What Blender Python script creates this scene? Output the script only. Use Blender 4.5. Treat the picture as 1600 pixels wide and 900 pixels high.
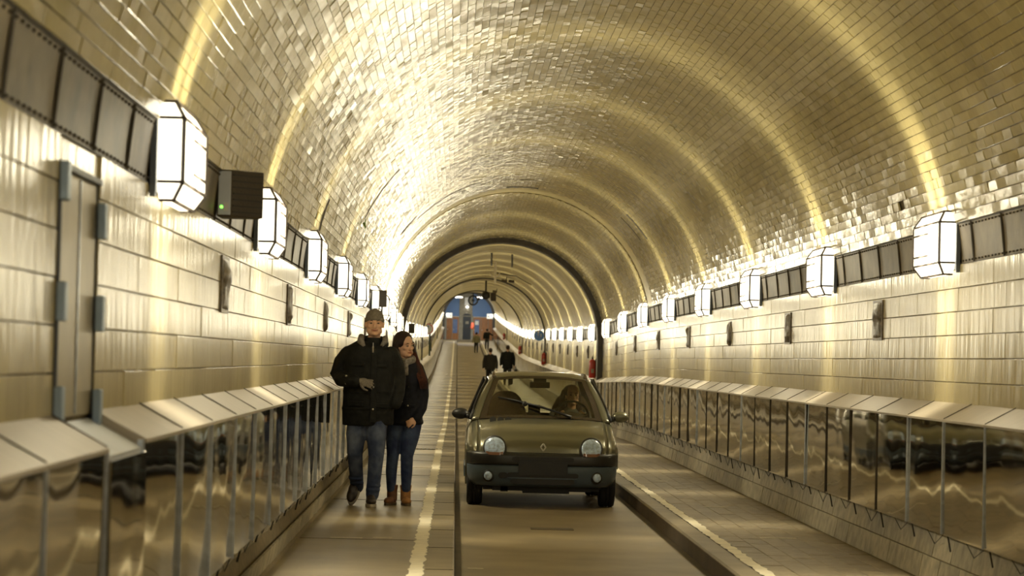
import bpy, bmesh, math, random
import numpy as np
from mathutils import Vector, Matrix, Euler
PI = math.pi
random.seed(7); rng = np.random.default_rng(7)
for o in list(bpy.data.objects): bpy.data.objects.remove(o)
SC = bpy.context.scene
COL = SC.collection

# ------------------------------------------------------------------ camera
# the near stretch of the tube runs level along +Y; the eye is 1.57 m above the roadway
EYE = 1.57
ROLL = 0.0245
fwd = Vector((84.3, 4000.0, 112.1)).normalized()
right = Vector((math.cos(ROLL), 0, math.sin(ROLL)))
right = (right - fwd*right.dot(fwd)).normalized()
upv = right.cross(fwd)
cam_d = bpy.data.cameras.new('camera'); cam = bpy.data.objects.new('camera', cam_d); COL.objects.link(cam)
M = Matrix((right, upv, -fwd)).transposed().to_4x4(); M.translation = Vector((0, 0, EYE))
cam.matrix_world = M
cam_d.sensor_width = 36; cam_d.lens = 90; cam_d.clip_start = .1; cam_d.clip_end = 600
cam_d.dof.use_dof = True; cam_d.dof.focus_distance = 27.0; cam_d.dof.aperture_fstop = 4.8
SC.camera = cam
# ------------------------------------------------------------------ world, exposure
w = bpy.data.worlds.new('world'); SC.world = w; w.use_nodes = True
w.node_tree.nodes['Background'].inputs[0].default_value = (1, .88, .62, 1)
w.node_tree.nodes['Background'].inputs[1].default_value = .15
SC.view_settings.view_transform = 'Standard'; SC.view_settings.look = 'None'
SC.view_settings.exposure = -0.08; SC.view_settings.gamma = 1.0
SC.view_settings.use_curve_mapping = False
GLASS_EMIT = 3.1       # lantern glass
TUBE_POWER = 74.0      # watts of the tubes in each lantern that leave it as a fan across the tube
LAMP_COL = (1.0, .90, .64)

# ------------------------------------------------------------------ the tunnel's numbers
XC = 1.01; HW = 2.33; SPRING = EYE+.59; R = HW        # centre line, half width, spring line, vault radius
XR = XC+HW; XL = XC-HW
WALK = .145                                            # walkway above roadway
KL, KR = .02, 1.95                                     # kerb faces
PX = 2.14                                              # cladding panel half distance
LEDGE_IN, LEDGE_OUT, PAN_BOT = EYE-.207, EYE-.32, EYE-1.062
DEND = 228.0
_PP = [(-40,0),(30,0),(40,0),(45,-.012),(50,-.055),(56,-.12),(62,-.15),(69,-.115),(75,-.055),(81,.0),(87,.05),
       (105,.21),(122,.41),(140,.78),(163,1.33),(190,2.02),(229,3.14),(260,4.0)]
def P(d):
    for i in range(len(_PP)-1):
        if d <= _PP[i+1][0] or i == len(_PP)-2:
            x0, y0 = _PP[i]; x1, y1 = _PP[i+1]
            xm, ym = _PP[max(i-1,0)]; xp, yp = _PP[min(i+2,len(_PP)-1)]
            m0 = (y1-ym)/(x1-xm); m1 = (yp-y0)/(xp-x0)
            if i == 0: m0 = 0
            h = x1-x0; t = min(max((d-x0)/h,0),1)
            return (2*t**3-3*t*t+1)*y0+(t**3-2*t*t+t)*h*m0+(-2*t**3+3*t*t)*y1+(t**3-t*t)*h*m1
def dP(d): return (P(d+.3)-P(d-.3))/.6
def pt(x, d, z): return Vector((x, d, z+P(d)))
def project(p):
    v = p-Vector((0,0,EYE)); k = v.dot(fwd)
    if k < .5: return None
    return 800+4000*v.dot(right)/k, 450-4000*v.dot(upv)/k
DS_NEAR = [-14,-8,0,6,12,18,24,30,36,40,43,46,49,52,55,58.5]
DS_FAR = [58.5,60,62,64,66,69,72,75,78,82,86,90,95,100,105,110,116,122,130,138,146,154,163,172,181,190,200,210,220,DEND]
DS_ALL = DS_NEAR+DS_FAR[1:]
LAMP_D = [-10.1,-4.6,.9,6.4,11.9]+[11.9+5.5*k for k in range(1,9)]
d_ = LAMP_D[-1]
while d_ < 220: d_ += 5.9; LAMP_D.append(d_)

# ------------------------------------------------------------------ materials
def new_mat(name):
    m = bpy.data.materials.new(name); m.use_nodes = True
    nt = m.node_tree; b = nt.nodes['Principled BSDF']
    return m, nt, b
def N(nt, t, **kw):
    n = nt.nodes.new(t)
    for k, v in kw.items(): setattr(n, k, v)
    return n
def mat(name, col, rough=.5, metal=0.0, var=.12, scale=6.0, bump=0.0, bscale=40.0, coat=0.0, stretch=None, spec=.5, objvar=0.0, sheen=0):
    m, nt, b = new_mat(name); L = nt.links
    geo = N(nt, 'ShaderNodeNewGeometry')
    vec = geo.outputs['Position']
    if stretch:
        mp = N(nt, 'ShaderNodeMapping'); mp.inputs['Scale'].default_value = stretch
        L.new(vec, mp.inputs['Vector']); vec = mp.outputs['Vector']
    no = N(nt, 'ShaderNodeTexNoise'); no.inputs['Scale'].default_value = scale; no.inputs['Detail'].default_value = 5
    L.new(vec, no.inputs['Vector'])
    mr = N(nt, 'ShaderNodeMapRange'); mr.inputs['From Min'].default_value = .3; mr.inputs['From Max'].default_value = .7
    mr.inputs['To Min'].default_value = 1-var; mr.inputs['To Max'].default_value = 1+var
    L.new(no.outputs['Fac'], mr.inputs['Value'])
    out = mr.outputs['Result']
    if objvar:
        oi = N(nt, 'ShaderNodeObjectInfo'); m2 = N(nt, 'ShaderNodeMapRange')
        m2.inputs['To Min'].default_value = 1-objvar; m2.inputs['To Max'].default_value = 1+objvar
        L.new(oi.outputs['Random'], m2.inputs['Value'])
        mu = N(nt, 'ShaderNodeMath', operation='MULTIPLY'); L.new(out, mu.inputs[0]); L.new(m2.outputs['Result'], mu.inputs[1]); out = mu.outputs[0]
    vm = N(nt, 'ShaderNodeVectorMath', operation='SCALE'); vm.inputs[0].default_value = col[:3]
    L.new(out, vm.inputs['Scale']); L.new(vm.outputs[0], b.inputs['Base Color'])
    b.inputs['Roughness'].default_value = rough; b.inputs['Metallic'].default_value = metal
    b.inputs['Coat Weight'].default_value = coat; b.inputs['Specular IOR Level'].default_value = spec
    if sheen: b.inputs['Sheen Weight'].default_value = sheen
    if bump:
        n2 = N(nt, 'ShaderNodeTexNoise'); n2.inputs['Scale'].default_value = bscale; n2.inputs['Detail'].default_value = 3
        L.new(vec, n2.inputs['Vector'])
        bp = N(nt, 'ShaderNodeBump'); bp.inputs['Strength'].default_value = bump; bp.inputs['Distance'].default_value = .01
        L.new(n2.outputs['Fac'], bp.inputs['Height']); L.new(bp.outputs['Normal'], b.inputs['Normal'])
    return m
def emit(name, col, s):
    m, nt, b = new_mat(name); b.inputs['Base Color'].default_value = (*col, 1)
    b.inputs['Emission Color'].default_value = (*col, 1); b.inputs['Emission Strength'].default_value = s
    return m
def glass_mat(name, col=(.8,.85,.8), alpha=.18, rough=.03):
    m, nt, b = new_mat(name); L = nt.links
    tr = N(nt, 'ShaderNodeBsdfTransparent'); tr.inputs[0].default_value = (*col, 1)
    gl = N(nt, 'ShaderNodeBsdfGlossy'); gl.inputs['Roughness'].default_value = rough
    fr = N(nt, 'ShaderNodeFresnel'); fr.inputs[0].default_value = 1.45
    ad = N(nt, 'ShaderNodeMath', operation='ADD'); ad.inputs[1].default_value = alpha; L.new(fr.outputs[0], ad.inputs[0])
    mx = N(nt, 'ShaderNodeMixShader'); L.new(ad.outputs[0], mx.inputs[0]); L.new(tr.outputs[0], mx.inputs[1]); L.new(gl.outputs[0], mx.inputs[2])
    L.new(mx.outputs[0], nt.nodes['Material Output'].inputs[0])
    return m
def tile_mat(name, col, rough, stretch, scale, bump, dist=.004, var=.14, brick=None, dirt=.35):
    """glazed ceramic: uneven glaze (elongated noise bump), soot marks, a tint per tile"""
    m, nt, b = new_mat(name); L = nt.links
    geo = N(nt, 'ShaderNodeNewGeometry')
    mp = N(nt, 'ShaderNodeMapping'); mp.inputs['Scale'].default_value = stretch; L.new(geo.outputs['Position'], mp.inputs['Vector'])
    big = N(nt, 'ShaderNodeTexNoise'); big.inputs['Scale'].default_value = .9; big.inputs['Detail'].default_value = 6; big.inputs['Roughness'].default_value = .65
    L.new(geo.outputs['Position'], big.inputs['Vector'])
    ramp = N(nt, 'ShaderNodeMapRange'); ramp.inputs['From Min'].default_value = .35; ramp.inputs['From Max'].default_value = .65
    ramp.inputs['To Min'].default_value = 1-dirt; ramp.inputs['To Max'].default_value = 1.08; L.new(big.outputs['Fac'], ramp.inputs['Value'])
    at = N(nt, 'ShaderNodeAttribute'); at.attribute_name = 'tint'
    oi = N(nt, 'ShaderNodeObjectInfo')
    ad = N(nt, 'ShaderNodeMath', operation='ADD'); L.new(at.outputs['Fac'], ad.inputs[0]); L.new(oi.outputs['Random'], ad.inputs[1])
    fr = N(nt, 'ShaderNodeMath', operation='FRACT'); L.new(ad.outputs[0], fr.inputs[0])
    mt = N(nt, 'ShaderNodeMapRange'); mt.inputs['To Min'].default_value = 1-var; mt.inputs['To Max'].default_value = 1+var*.6; L.new(fr.outputs[0], mt.inputs['Value'])
    mu = N(nt, 'ShaderNodeMath', operation='MULTIPLY'); L.new(ramp.outputs[0], mu.inputs[0]); L.new(mt.outputs[0], mu.inputs[1])
    vm = N(nt, 'ShaderNodeVectorMath', operation='SCALE'); vm.inputs[0].default_value = col; L.new(mu.outputs[0], vm.inputs['Scale'])
    L.new(vm.outputs[0], b.inputs['Base Color'])
    b.inputs['Roughness'].default_value = rough; b.inputs['Specular IOR Level'].default_value = .6
    n2 = N(nt, 'ShaderNodeTexNoise'); n2.inputs['Scale'].default_value = scale; n2.inputs['Detail'].default_value = 2.5; L.new(mp.outputs[0], n2.inputs['Vector'])
    bp = N(nt, 'ShaderNodeBump'); bp.inputs['Strength'].default_value = bump; bp.inputs['Distance'].default_value = dist
    L.new(n2.outputs['Fac'], bp.inputs['Height'])
    L.new(bp.outputs[0], b.inputs['Normal'])
    return m

IVORY = (.60, .51, .25)
M = {}
M['vault_tile'] = tile_mat('glazed vault tile', IVORY, .14, (5, 5, 5), 2.6, .45, .0035, var=.06, dirt=.24)
M['wall_tile'] = tile_mat('glazed wall tile', (.62,.525,.275), .245, (1.5, 4.2, .6), 2.5, 1.0, .012, var=.03, dirt=.15)
M['far_tile'] = tile_mat('glazed tile far', IVORY, .26, (9, 4, 9), 2.5, .5, .005, dirt=.25)
M['grout'] = mat('grout', (.20,.155,.085), .85, var=.25, scale=20)
M['plinth'] = mat('plinth tile', (.33,.29,.20), .5, var=.35, scale=9, bump=.3, objvar=.18)
M['frieze'] = mat('bronze frieze plate', (.16,.125,.066), .5, .1, var=.4, scale=5, bump=.25, bscale=14, objvar=.3)
M['frieze_seam'] = mat('dark frieze seam', (.06,.048,.03), .6, var=.2)
M['road'] = mat('roadway', (.215,.165,.088), .5, var=.3, scale=1.1, bump=.25, bscale=120)
M['walk'] = mat('walkway slabs', (.235,.185,.10), .42, var=.3, scale=1.4, bump=.2, bscale=90, objvar=.05)
M['paver'] = mat('paving stone', (.24,.19,.11), .55, var=.22, scale=12, bump=.3, bscale=60, objvar=.12)
M['kerb'] = mat('kerb concrete', (.215,.17,.095), .55, var=.2, scale=3, bump=.2, bscale=60)
M['kerb_dark'] = mat('dark kerb face', (.07,.05,.03), .6, var=.3, scale=3)  # one dark brown for kerb faces, gutter strips and road cover
M['white_line'] = mat('worn white paint', (.80,.73,.55), .6, var=.12, scale=9, stretch=(1,1,1))
M['joint'] = mat('dark joint', (.07,.055,.035), .8, var=.2)
M['ledge'] = mat('brushed aluminium ledge', (.46,.40,.31), .42, .4, var=.08, scale=5, bump=.1, bscale=10, stretch=(.4,5,1), objvar=.08)
M['bright_alu'] = mat('bright aluminium strip', (.55,.60,.68), .28, .6, var=.2, scale=20)
M['gap_alu'] = mat('pale blue aluminium sheet', (.70,.75,.84), .4, .2, var=.08)
M['black'] = mat('black iron', (.02,.018,.016), .5, var=.2)
M['dark_rib'] = mat('dark rib iron', (.055,.045,.03), .5, var=.3)
M['relief'] = mat('dark glazed relief', (.15,.115,.07), .35, var=.6, scale=30, bump=.5, bscale=40)
M['lamp_plate'] = mat('lantern back plate', (.16,.19,.25), .4, .4)
M['lamp_frame'] = mat('lantern frame', (.07,.05,.04), .5)
M['lamp_glass'] = emit('glowing lantern glass', (1.0,.91,.69), GLASS_EMIT)
M['door'] = mat('painted steel door', (.42,.36,.22), .35, .1, var=.1, bump=.1, bscale=8)
M['hinge'] = mat('pale blue steel hinge', (.36,.47,.62), .4, .3)
M['door_frame'] = mat('dark steel frame', (.06,.07,.09), .5)
def panel_mat():
    m, nt, b = new_mat('polished stainless steel'); L = nt.links
    geo = N(nt,'ShaderNodeNewGeometry'); oi = N(nt,'ShaderNodeObjectInfo')
    sc = N(nt,'ShaderNodeVectorMath', operation='SCALE'); cb = N(nt,'ShaderNodeCombineXYZ'); L.new(oi.outputs['Random'], cb.inputs[0]); L.new(oi.outputs['Random'], cb.inputs[2])
    sc.inputs['Scale'].default_value = 60; L.new(cb.outputs[0], sc.inputs[0])
    ad = N(nt,'ShaderNodeVectorMath', operation='ADD'); L.new(geo.outputs['Position'], ad.inputs[0]); L.new(sc.outputs[0], ad.inputs[1])
    mp = N(nt,'ShaderNodeMapping'); mp.inputs['Scale'].default_value = (1,1.1,1.9); L.new(ad.outputs[0], mp.inputs['Vector'])
    n = N(nt,'ShaderNodeTexNoise'); n.inputs['Scale'].default_value = 1.6; n.inputs['Detail'].default_value = .4; L.new(mp.outputs[0], n.inputs['Vector'])
    bp = N(nt,'ShaderNodeBump'); bp.inputs['Strength'].default_value = .8; bp.inputs['Distance'].default_value = .013
    L.new(n.outputs['Fac'], bp.inputs['Height']); L.new(bp.outputs[0], b.inputs['Normal'])
    b.inputs['Base Color'].default_value = (.50,.45,.35,1); b.inputs['Metallic'].default_value = 1; b.inputs['Roughness'].default_value = .06
    return m
M['panel'] = panel_mat()

# ------------------------------------------------------------------ object helpers
def link(name, me, m, parent=None, smooth=False, kind=None):
    if m is not None and not me.materials:
        for mm in (m if isinstance(m, (list, tuple)) else [m]): me.materials.append(mm)
    o = bpy.data.objects.new(name, me); COL.objects.link(o)
    if parent is not None: o.parent = parent
    if smooth:
        for p in me.polygons: p.use_smooth = True
    if kind: o['kind'] = kind
    return o
def tag(o, label, cat, group=None):
    o['label'] = label; o['category'] = cat
    if group: o['group'] = group
    return o
def empty(name, loc, label=None, cat=None, group=None, rz=0, kind=None):
    o = bpy.data.objects.new(name, None); COL.objects.link(o); o.location = loc; o.rotation_euler = (0,0,rz)
    o.empty_display_size = .1
    if label: tag(o, label, cat, group)
    if kind: o['kind'] = kind
    return o
def mesh(name, vs, fs):
    me = bpy.data.meshes.new(name); me.from_pydata([tuple(v) for v in vs], [], [tuple(f) for f in fs]); me.update(); return me
class MB:
    def __init__(s): s.v = []; s.f = []
    def add(s, vs, fs):
        k = len(s.v); s.v += [tuple(v) for v in vs]; s.f += [tuple(i+k for i in f) for f in fs]; return s
    def box(s, c, d, rot=None):
        x, y, z = [a/2 for a in d]; q = [Vector((i*x, j*y, k*z)) for i in (-1,1) for j in (-1,1) for k in (-1,1)]
        if rot: q = [rot @ p for p in q]
        s.add([p+Vector(c) for p in q], [(0,1,3,2),(4,6,7,5),(0,4,5,1),(2,3,7,6),(0,2,6,4),(1,5,7,3)]); return s
    def bar(s, a, b, w=.01, h=None, n=4):
        a = Vector(a); b = Vector(b); d = (b-a).normalized(); u = d.orthogonal().normalized()
        if abs(d.z) < .95: u = d.cross(Vector((0,0,1))).normalized()
        v = d.cross(u); h = h or w; vs = []
        for p in (a, b):
            for i in range(n):
                an = 2*PI*(i+.5)/n; k = 1/math.cos(PI/n)
                vs.append(p+u*(math.cos(an)*w/2*k)+v*(math.sin(an)*h/2*k))
        s.add(vs, [tuple(range(n-1,-1,-1)), tuple(range(n,2*n))]+[(i,(i+1)%n,n+(i+1)%n,n+i) for i in range(n)]); return s
    def tube(s, pts, rs, n=10, flat=1.0, cap=True):
        """round tube through pts with radius per point; flat scales the local depth axis"""
        pts = [Vector(p) for p in pts]; m = len(pts)
        if not isinstance(rs, (list,tuple)): rs = [rs]*m
        vs = []; prev = None
        for i, p in enumerate(pts):
            t = (pts[min(i+1,m-1)]-pts[max(i-1,0)]).normalized()
            if prev is None:
                prev = Vector((0,1,0)) if abs(t.y) < .9 else Vector((1,0,0))
            u = (prev-t*prev.dot(t)).normalized(); prev = u; v = t.cross(u)
            r = rs[i]; ru, rv = (r if isinstance(r,(list,tuple)) else (r*flat, r))
            for k in range(n):
                a = 2*PI*k/n; vs.append(p+u*(math.cos(a)*ru)+v*(math.sin(a)*rv))
        fs = [(i*n+k, i*n+(k+1)%n, (i+1)*n+(k+1)%n, (i+1)*n+k) for i in range(m-1) for k in range(n)]
        if cap: fs += [tuple(range(n-1,-1,-1)), tuple((m-1)*n+k for k in range(n))]
        s.add(vs, fs); return s
    def ell(s, c, r, rot=None, n=14, m=9):
        c = Vector(c); rx, ry, rz = r if isinstance(r,(list,tuple)) else (r,r,r); vs = []
        for i in range(1, m):
            th = PI*i/m
            for k in range(n):
                a = 2*PI*k/n; vs.append(Vector((rx*math.sin(th)*math.cos(a), ry*math.sin(th)*math.sin(a), rz*math.cos(th))))
        vs += [Vector((0,0,rz)), Vector((0,0,-rz))]
        if rot is not None: vs = [rot @ v for v in vs]
        fs = [((i)*n+k, (i+1)*n+k, (i+1)*n+(k+1)%n, i*n+(k+1)%n) for i in range(m-2) for k in range(n)]
        T, B = (m-1)*n, (m-1)*n+1
        fs += [(T, k, (k+1)%n) for k in range(n)]+[(B, (m-2)*n+(k+1)%n, (m-2)*n+k) for k in range(n)]
        s.add([v+c for v in vs], fs); return s
    def limb(s, pts, rs, n=12, flat=1.0):
        s.tube(pts, rs, n, flat); 
        for p, r in ((pts[0], rs[0] if isinstance(rs,(list,tuple)) else rs), (pts[-1], rs[-1] if isinstance(rs,(list,tuple)) else rs)):
            rr = r if not isinstance(r,(list,tuple)) else min(r)
            s.ell(p, rr*.99, n=10, m=7)
        return s
    def lathe(s, prof, c, axis='z', n=24, ring=False):
        """prof: (radius, height) pairs about an axis through c"""
        vs = []; c = Vector(c)
        for r, h in prof:
            for k in range(n):
                a = 2*PI*k/n; x, y = r*math.cos(a), r*math.sin(a)
                vs.append(c+{'z':Vector((x,y,h)),'x':Vector((h,x,y)),'y':Vector((x,h,y))}[axis])
        m = len(prof); fs = [(i*n+k, i*n+(k+1)%n, (i+1)*n+(k+1)%n, (i+1)*n+k) for i in range(m-1) for k in range(n)]
        if ring: fs += [((m-1)*n+k, (m-1)*n+(k+1)%n, (k+1)%n, k) for k in range(n)]
        if prof[0][0] > 1e-4 and not ring: fs.append(tuple(range(n-1,-1,-1)))
        if prof[-1][0] > 1e-4 and not ring: fs.append(tuple((m-1)*n+k for k in range(n)))
        s.add(vs, fs); return s
    def prism(s, poly, axis, h0, h1):
        """poly in 2D extruded along axis: 'y' -> (x,z) ; 'x' -> (y,z) ; 'z' -> (x,y)"""
        f = {'y':lambda p,h:(p[0],h,p[1]), 'x':lambda p,h:(h,p[0],p[1]), 'z':lambda p,h:(p[0],p[1],h)}[axis]
        n = len(poly); s.add([f(p,h0) for p in poly]+[f(p,h1) for p in poly],
            [tuple(range(n)), tuple(range(2*n-1,n-1,-1))]+[(i,n+i,n+(i+1)%n,(i+1)%n) for i in range(n)]); return s
    def build(s, name, m, parent=None, smooth=False, kind=None, fix=True):
        me = mesh(name, s.v, s.f)
        if fix:
            bm = bmesh.new(); bm.from_mesh(me); bmesh.ops.recalc_face_normals(bm, faces=bm.faces); bm.to_mesh(me); bm.free()
        return link(name, me, m, parent, smooth, kind)
    def blob(s, name, m, parent=None, voxel=.012, smooth=4, kind=None):
        """fuse everything into one continuous skin"""
        o = s.build(name, m, parent, True, kind)
        r = o.modifiers.new('fuse', 'REMESH'); r.mode = 'VOXEL'; r.voxel_size = voxel; r.use_smooth_shade = True
        if smooth:
            q = o.modifiers.new('soften', 'SMOOTH'); q.iterations = smooth; q.factor = .5
        return o
def bevel(o, w=.005, n=2):
    b = o.modifiers.new('bevel', 'BEVEL'); b.width = w; b.segments = n; b.limit_method = 'ANGLE'; b.angle_limit = .6
    return o
def sweep(name, prof, ds, m, parent=None, closed=False, smooth=False, kind=None):
    """cross-section (x, z) pairs carried along the tube"""
    vs = [pt(x, d, z) for d in ds for x, z in prof]; n = len(prof)
    fs = []
    for i in range(len(ds)-1):
        for k in range(n if closed else n-1):
            a, b = i*n+k, i*n+(k+1)%n; fs.append((a, b, b+n, a+n))
    if closed: fs += [tuple(range(n)), tuple((len(ds)-1)*n+k for k in range(n))]
    me = mesh(name, vs, fs)
    bm = bmesh.new(); bm.from_mesh(me); bmesh.ops.recalc_face_normals(bm, faces=bm.faces); bm.to_mesh(me); bm.free()
    return link(name, me, m, parent, smooth, kind)
ORD = ['first','second','third','fourth','fifth','sixth','seventh','eighth','ninth','tenth','eleventh','twelfth','thirteenth','fourteenth','fifteenth',
 'sixteenth','seventeenth','eighteenth','nineteenth','twentieth','twenty-first','twenty-second','twenty-third','twenty-fourth','twenty-fifth','twenty-sixth',
 'twenty-seventh','twenty-eighth','twenty-ninth','thirtieth','thirty-first','thirty-second','thirty-third','thirty-fourth','thirty-fifth','thirty-sixth','thirty-seventh','thirty-eighth','thirty-ninth','fortieth']
ORD += ['fortieth']*10

def ring_pt(s, d, off=0.0):
    """s = arc length up the vault from the right spring line (0 .. pi*R); below it the straight wall (s<0) / left wall (s>pi R)"""
    L = PI*R
    if s < 0: return Vector((XR-off, d, SPRING+s+P(d))), Vector((-1,0,0)), Vector((0,0,1))
    if s > L: return Vector((XL+off, d, SPRING-(s-L)+P(d))), Vector((1,0,0)), Vector((0,0,-1))
    a = s/R; n = Vector((-math.cos(a),0,-math.sin(a))); t = Vector((-math.sin(a),0,math.cos(a)))
    return Vector((XC,d,SPRING+P(d)))-n*(R-off), n, t
def tile_field(name, parent, cells, thick, m, gap=.004, gapd=None, tilt=.012, limit=300, stuff_name='tiling'):
    """cells: (s, d, ws, wd) = centre along the section, centre depth, sizes. The largest in view become
    objects of their own sharing one mesh per size, the others stay real slabs joined in one part."""
    items = []
    for (s, d, ws, wd) in cells:
        c, n, t = ring_pt(s, d) if not callable(getattr(parent,'zz',None)) else None
        pr = project(c); area = 0
        if pr and -20 < pr[0] < 1620 and -20 < pr[1] < 920:
            k = 4000/d; v = (c-Vector((0,0,EYE))).normalized()
            area = abs(n.dot(v))*ws*wd*k*k
        items.append((area, s, d, ws, wd, c, n, t))
    items.sort(key=lambda q: -q[0])
    shared = {}
    V = []; F = []; T = []
    for i, (area, s, d, ws, wd, c, n, t) in enumerate(items):
        ax = Vector((0,1,dP(d))).normalized(); n2 = t.cross(ax); 
        if n2.dot(n) < 0: n2 = -n2
        r1, r2 = random.gauss(0,tilt), random.gauss(0,tilt*.6)
        nn = (n2+t*r1+ax*r2).normalized(); tt = (t-nn*t.dot(nn)).normalized(); aa = nn.cross(tt)
        lift = thick*random.uniform(.85,1.15)
        if i < limit and area > 0:
            key = (round(ws,3), round(wd,3))
            if key not in shared:
                hw, hd = ws/2-gap/2, wd/2-(gapd or gap)/2; b = min(.002, ws*.05)
                vs = [(x*hw,y*hd,-thick) for x,y in ((-1,-1),(1,-1),(1,1),(-1,1))]+[(x*hw,y*hd,-b) for x,y in ((-1,-1),(1,-1),(1,1),(-1,1))]+[(x*(hw-b),y*(hd-b),0) for x,y in ((-1,-1),(1,-1),(1,1),(-1,1))]
                fs = [(k,(k+1)%4,4+(k+1)%4,4+k) for k in range(4)]+[(4+k,4+(k+1)%4,8+(k+1)%4,8+k) for k in range(4)]+[(8,9,10,11)]
                me = mesh(name, vs, fs); me.materials.append(m); shared[key] = me
            o = bpy.data.objects.new(name, shared[key]); COL.objects.link(o)
            mx = Matrix((tt, aa, nn)).transposed().to_4x4(); mx.translation = c+n*lift
            o.matrix_world = mx; o.parent = parent
        else:
            hw, hd = ws/2-gap/2, wd/2-(gapd or gap)/2; k = len(V); p = c+n*lift
            for x, y in ((-1,-1),(1,-1),(1,1),(-1,1)): V.append(p+tt*(x*hw)+aa*(y*hd)-nn*thick)
            for x, y in ((-1,-1),(1,-1),(1,1),(-1,1)): V.append(p+tt*(x*hw)+aa*(y*hd))
            F += [(k+j,k+(j+1)%4,k+4+(j+1)%4,k+4+j) for j in range(4)]+[(k+4,k+5,k+6,k+7)]
            T += [random.random()]*5
    if V:
        me = mesh(stuff_name, V, F); at = me.attributes.new('tint','FLOAT','FACE'); at.data.foreach_set('value', T)
        link(stuff_name, me, m, parent, kind='stuff')

# ================================================================== THE SHELL
def arc(s0, s1, n, off=0.0):
    return [(p.x, p.z-P(0)) for p in (ring_pt(s0+(s1-s0)*i/n, 0, off)[0] for i in range(n+1))]
SB0, SB1 = .59-.59+.11, .39                # frieze band above the spring line (arc length)
# (0.70 .. 0.98 m above the eye; the spring line is 0.59 above it)
L_ = PI*R
ceil_near = sweep('ceiling', arc(SB1, L_-SB1, 64, -.012), DS_NEAR, M['grout'], smooth=True, kind='structure')
ceil_far = sweep('ceiling', arc(SB1, L_-SB1, 64), DS_FAR, M['far_tile'], smooth=True, kind='structure')
# vault tiles: upright brick format, long side along the tube, running bond
cells = []
ws = (L_-2*SB1)/99; wd = .25
for i in range(99):
    s = SB1+(i+.5)*ws; off = (i % 2)*wd/2
    dmin = 7.0
    for j in range(int((58.3-dmin)/wd)):
        d = dmin+off+(j+.5)*wd
        if d < 58.2 and not 43.2 < d < 44.4:
            if random.random() > .0002: cells.append((s, d, ws, wd))
tile_field('tile', ceil_near, cells, .012, M['vault_tile'], gap=.004, gapd=.002, tilt=.0135)
sweep('smooth_band', arc(SB1, L_-SB1, 48, .004), [43.1,43.7,44.3], M['far_tile'], ceil_near, smooth=True)
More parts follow.
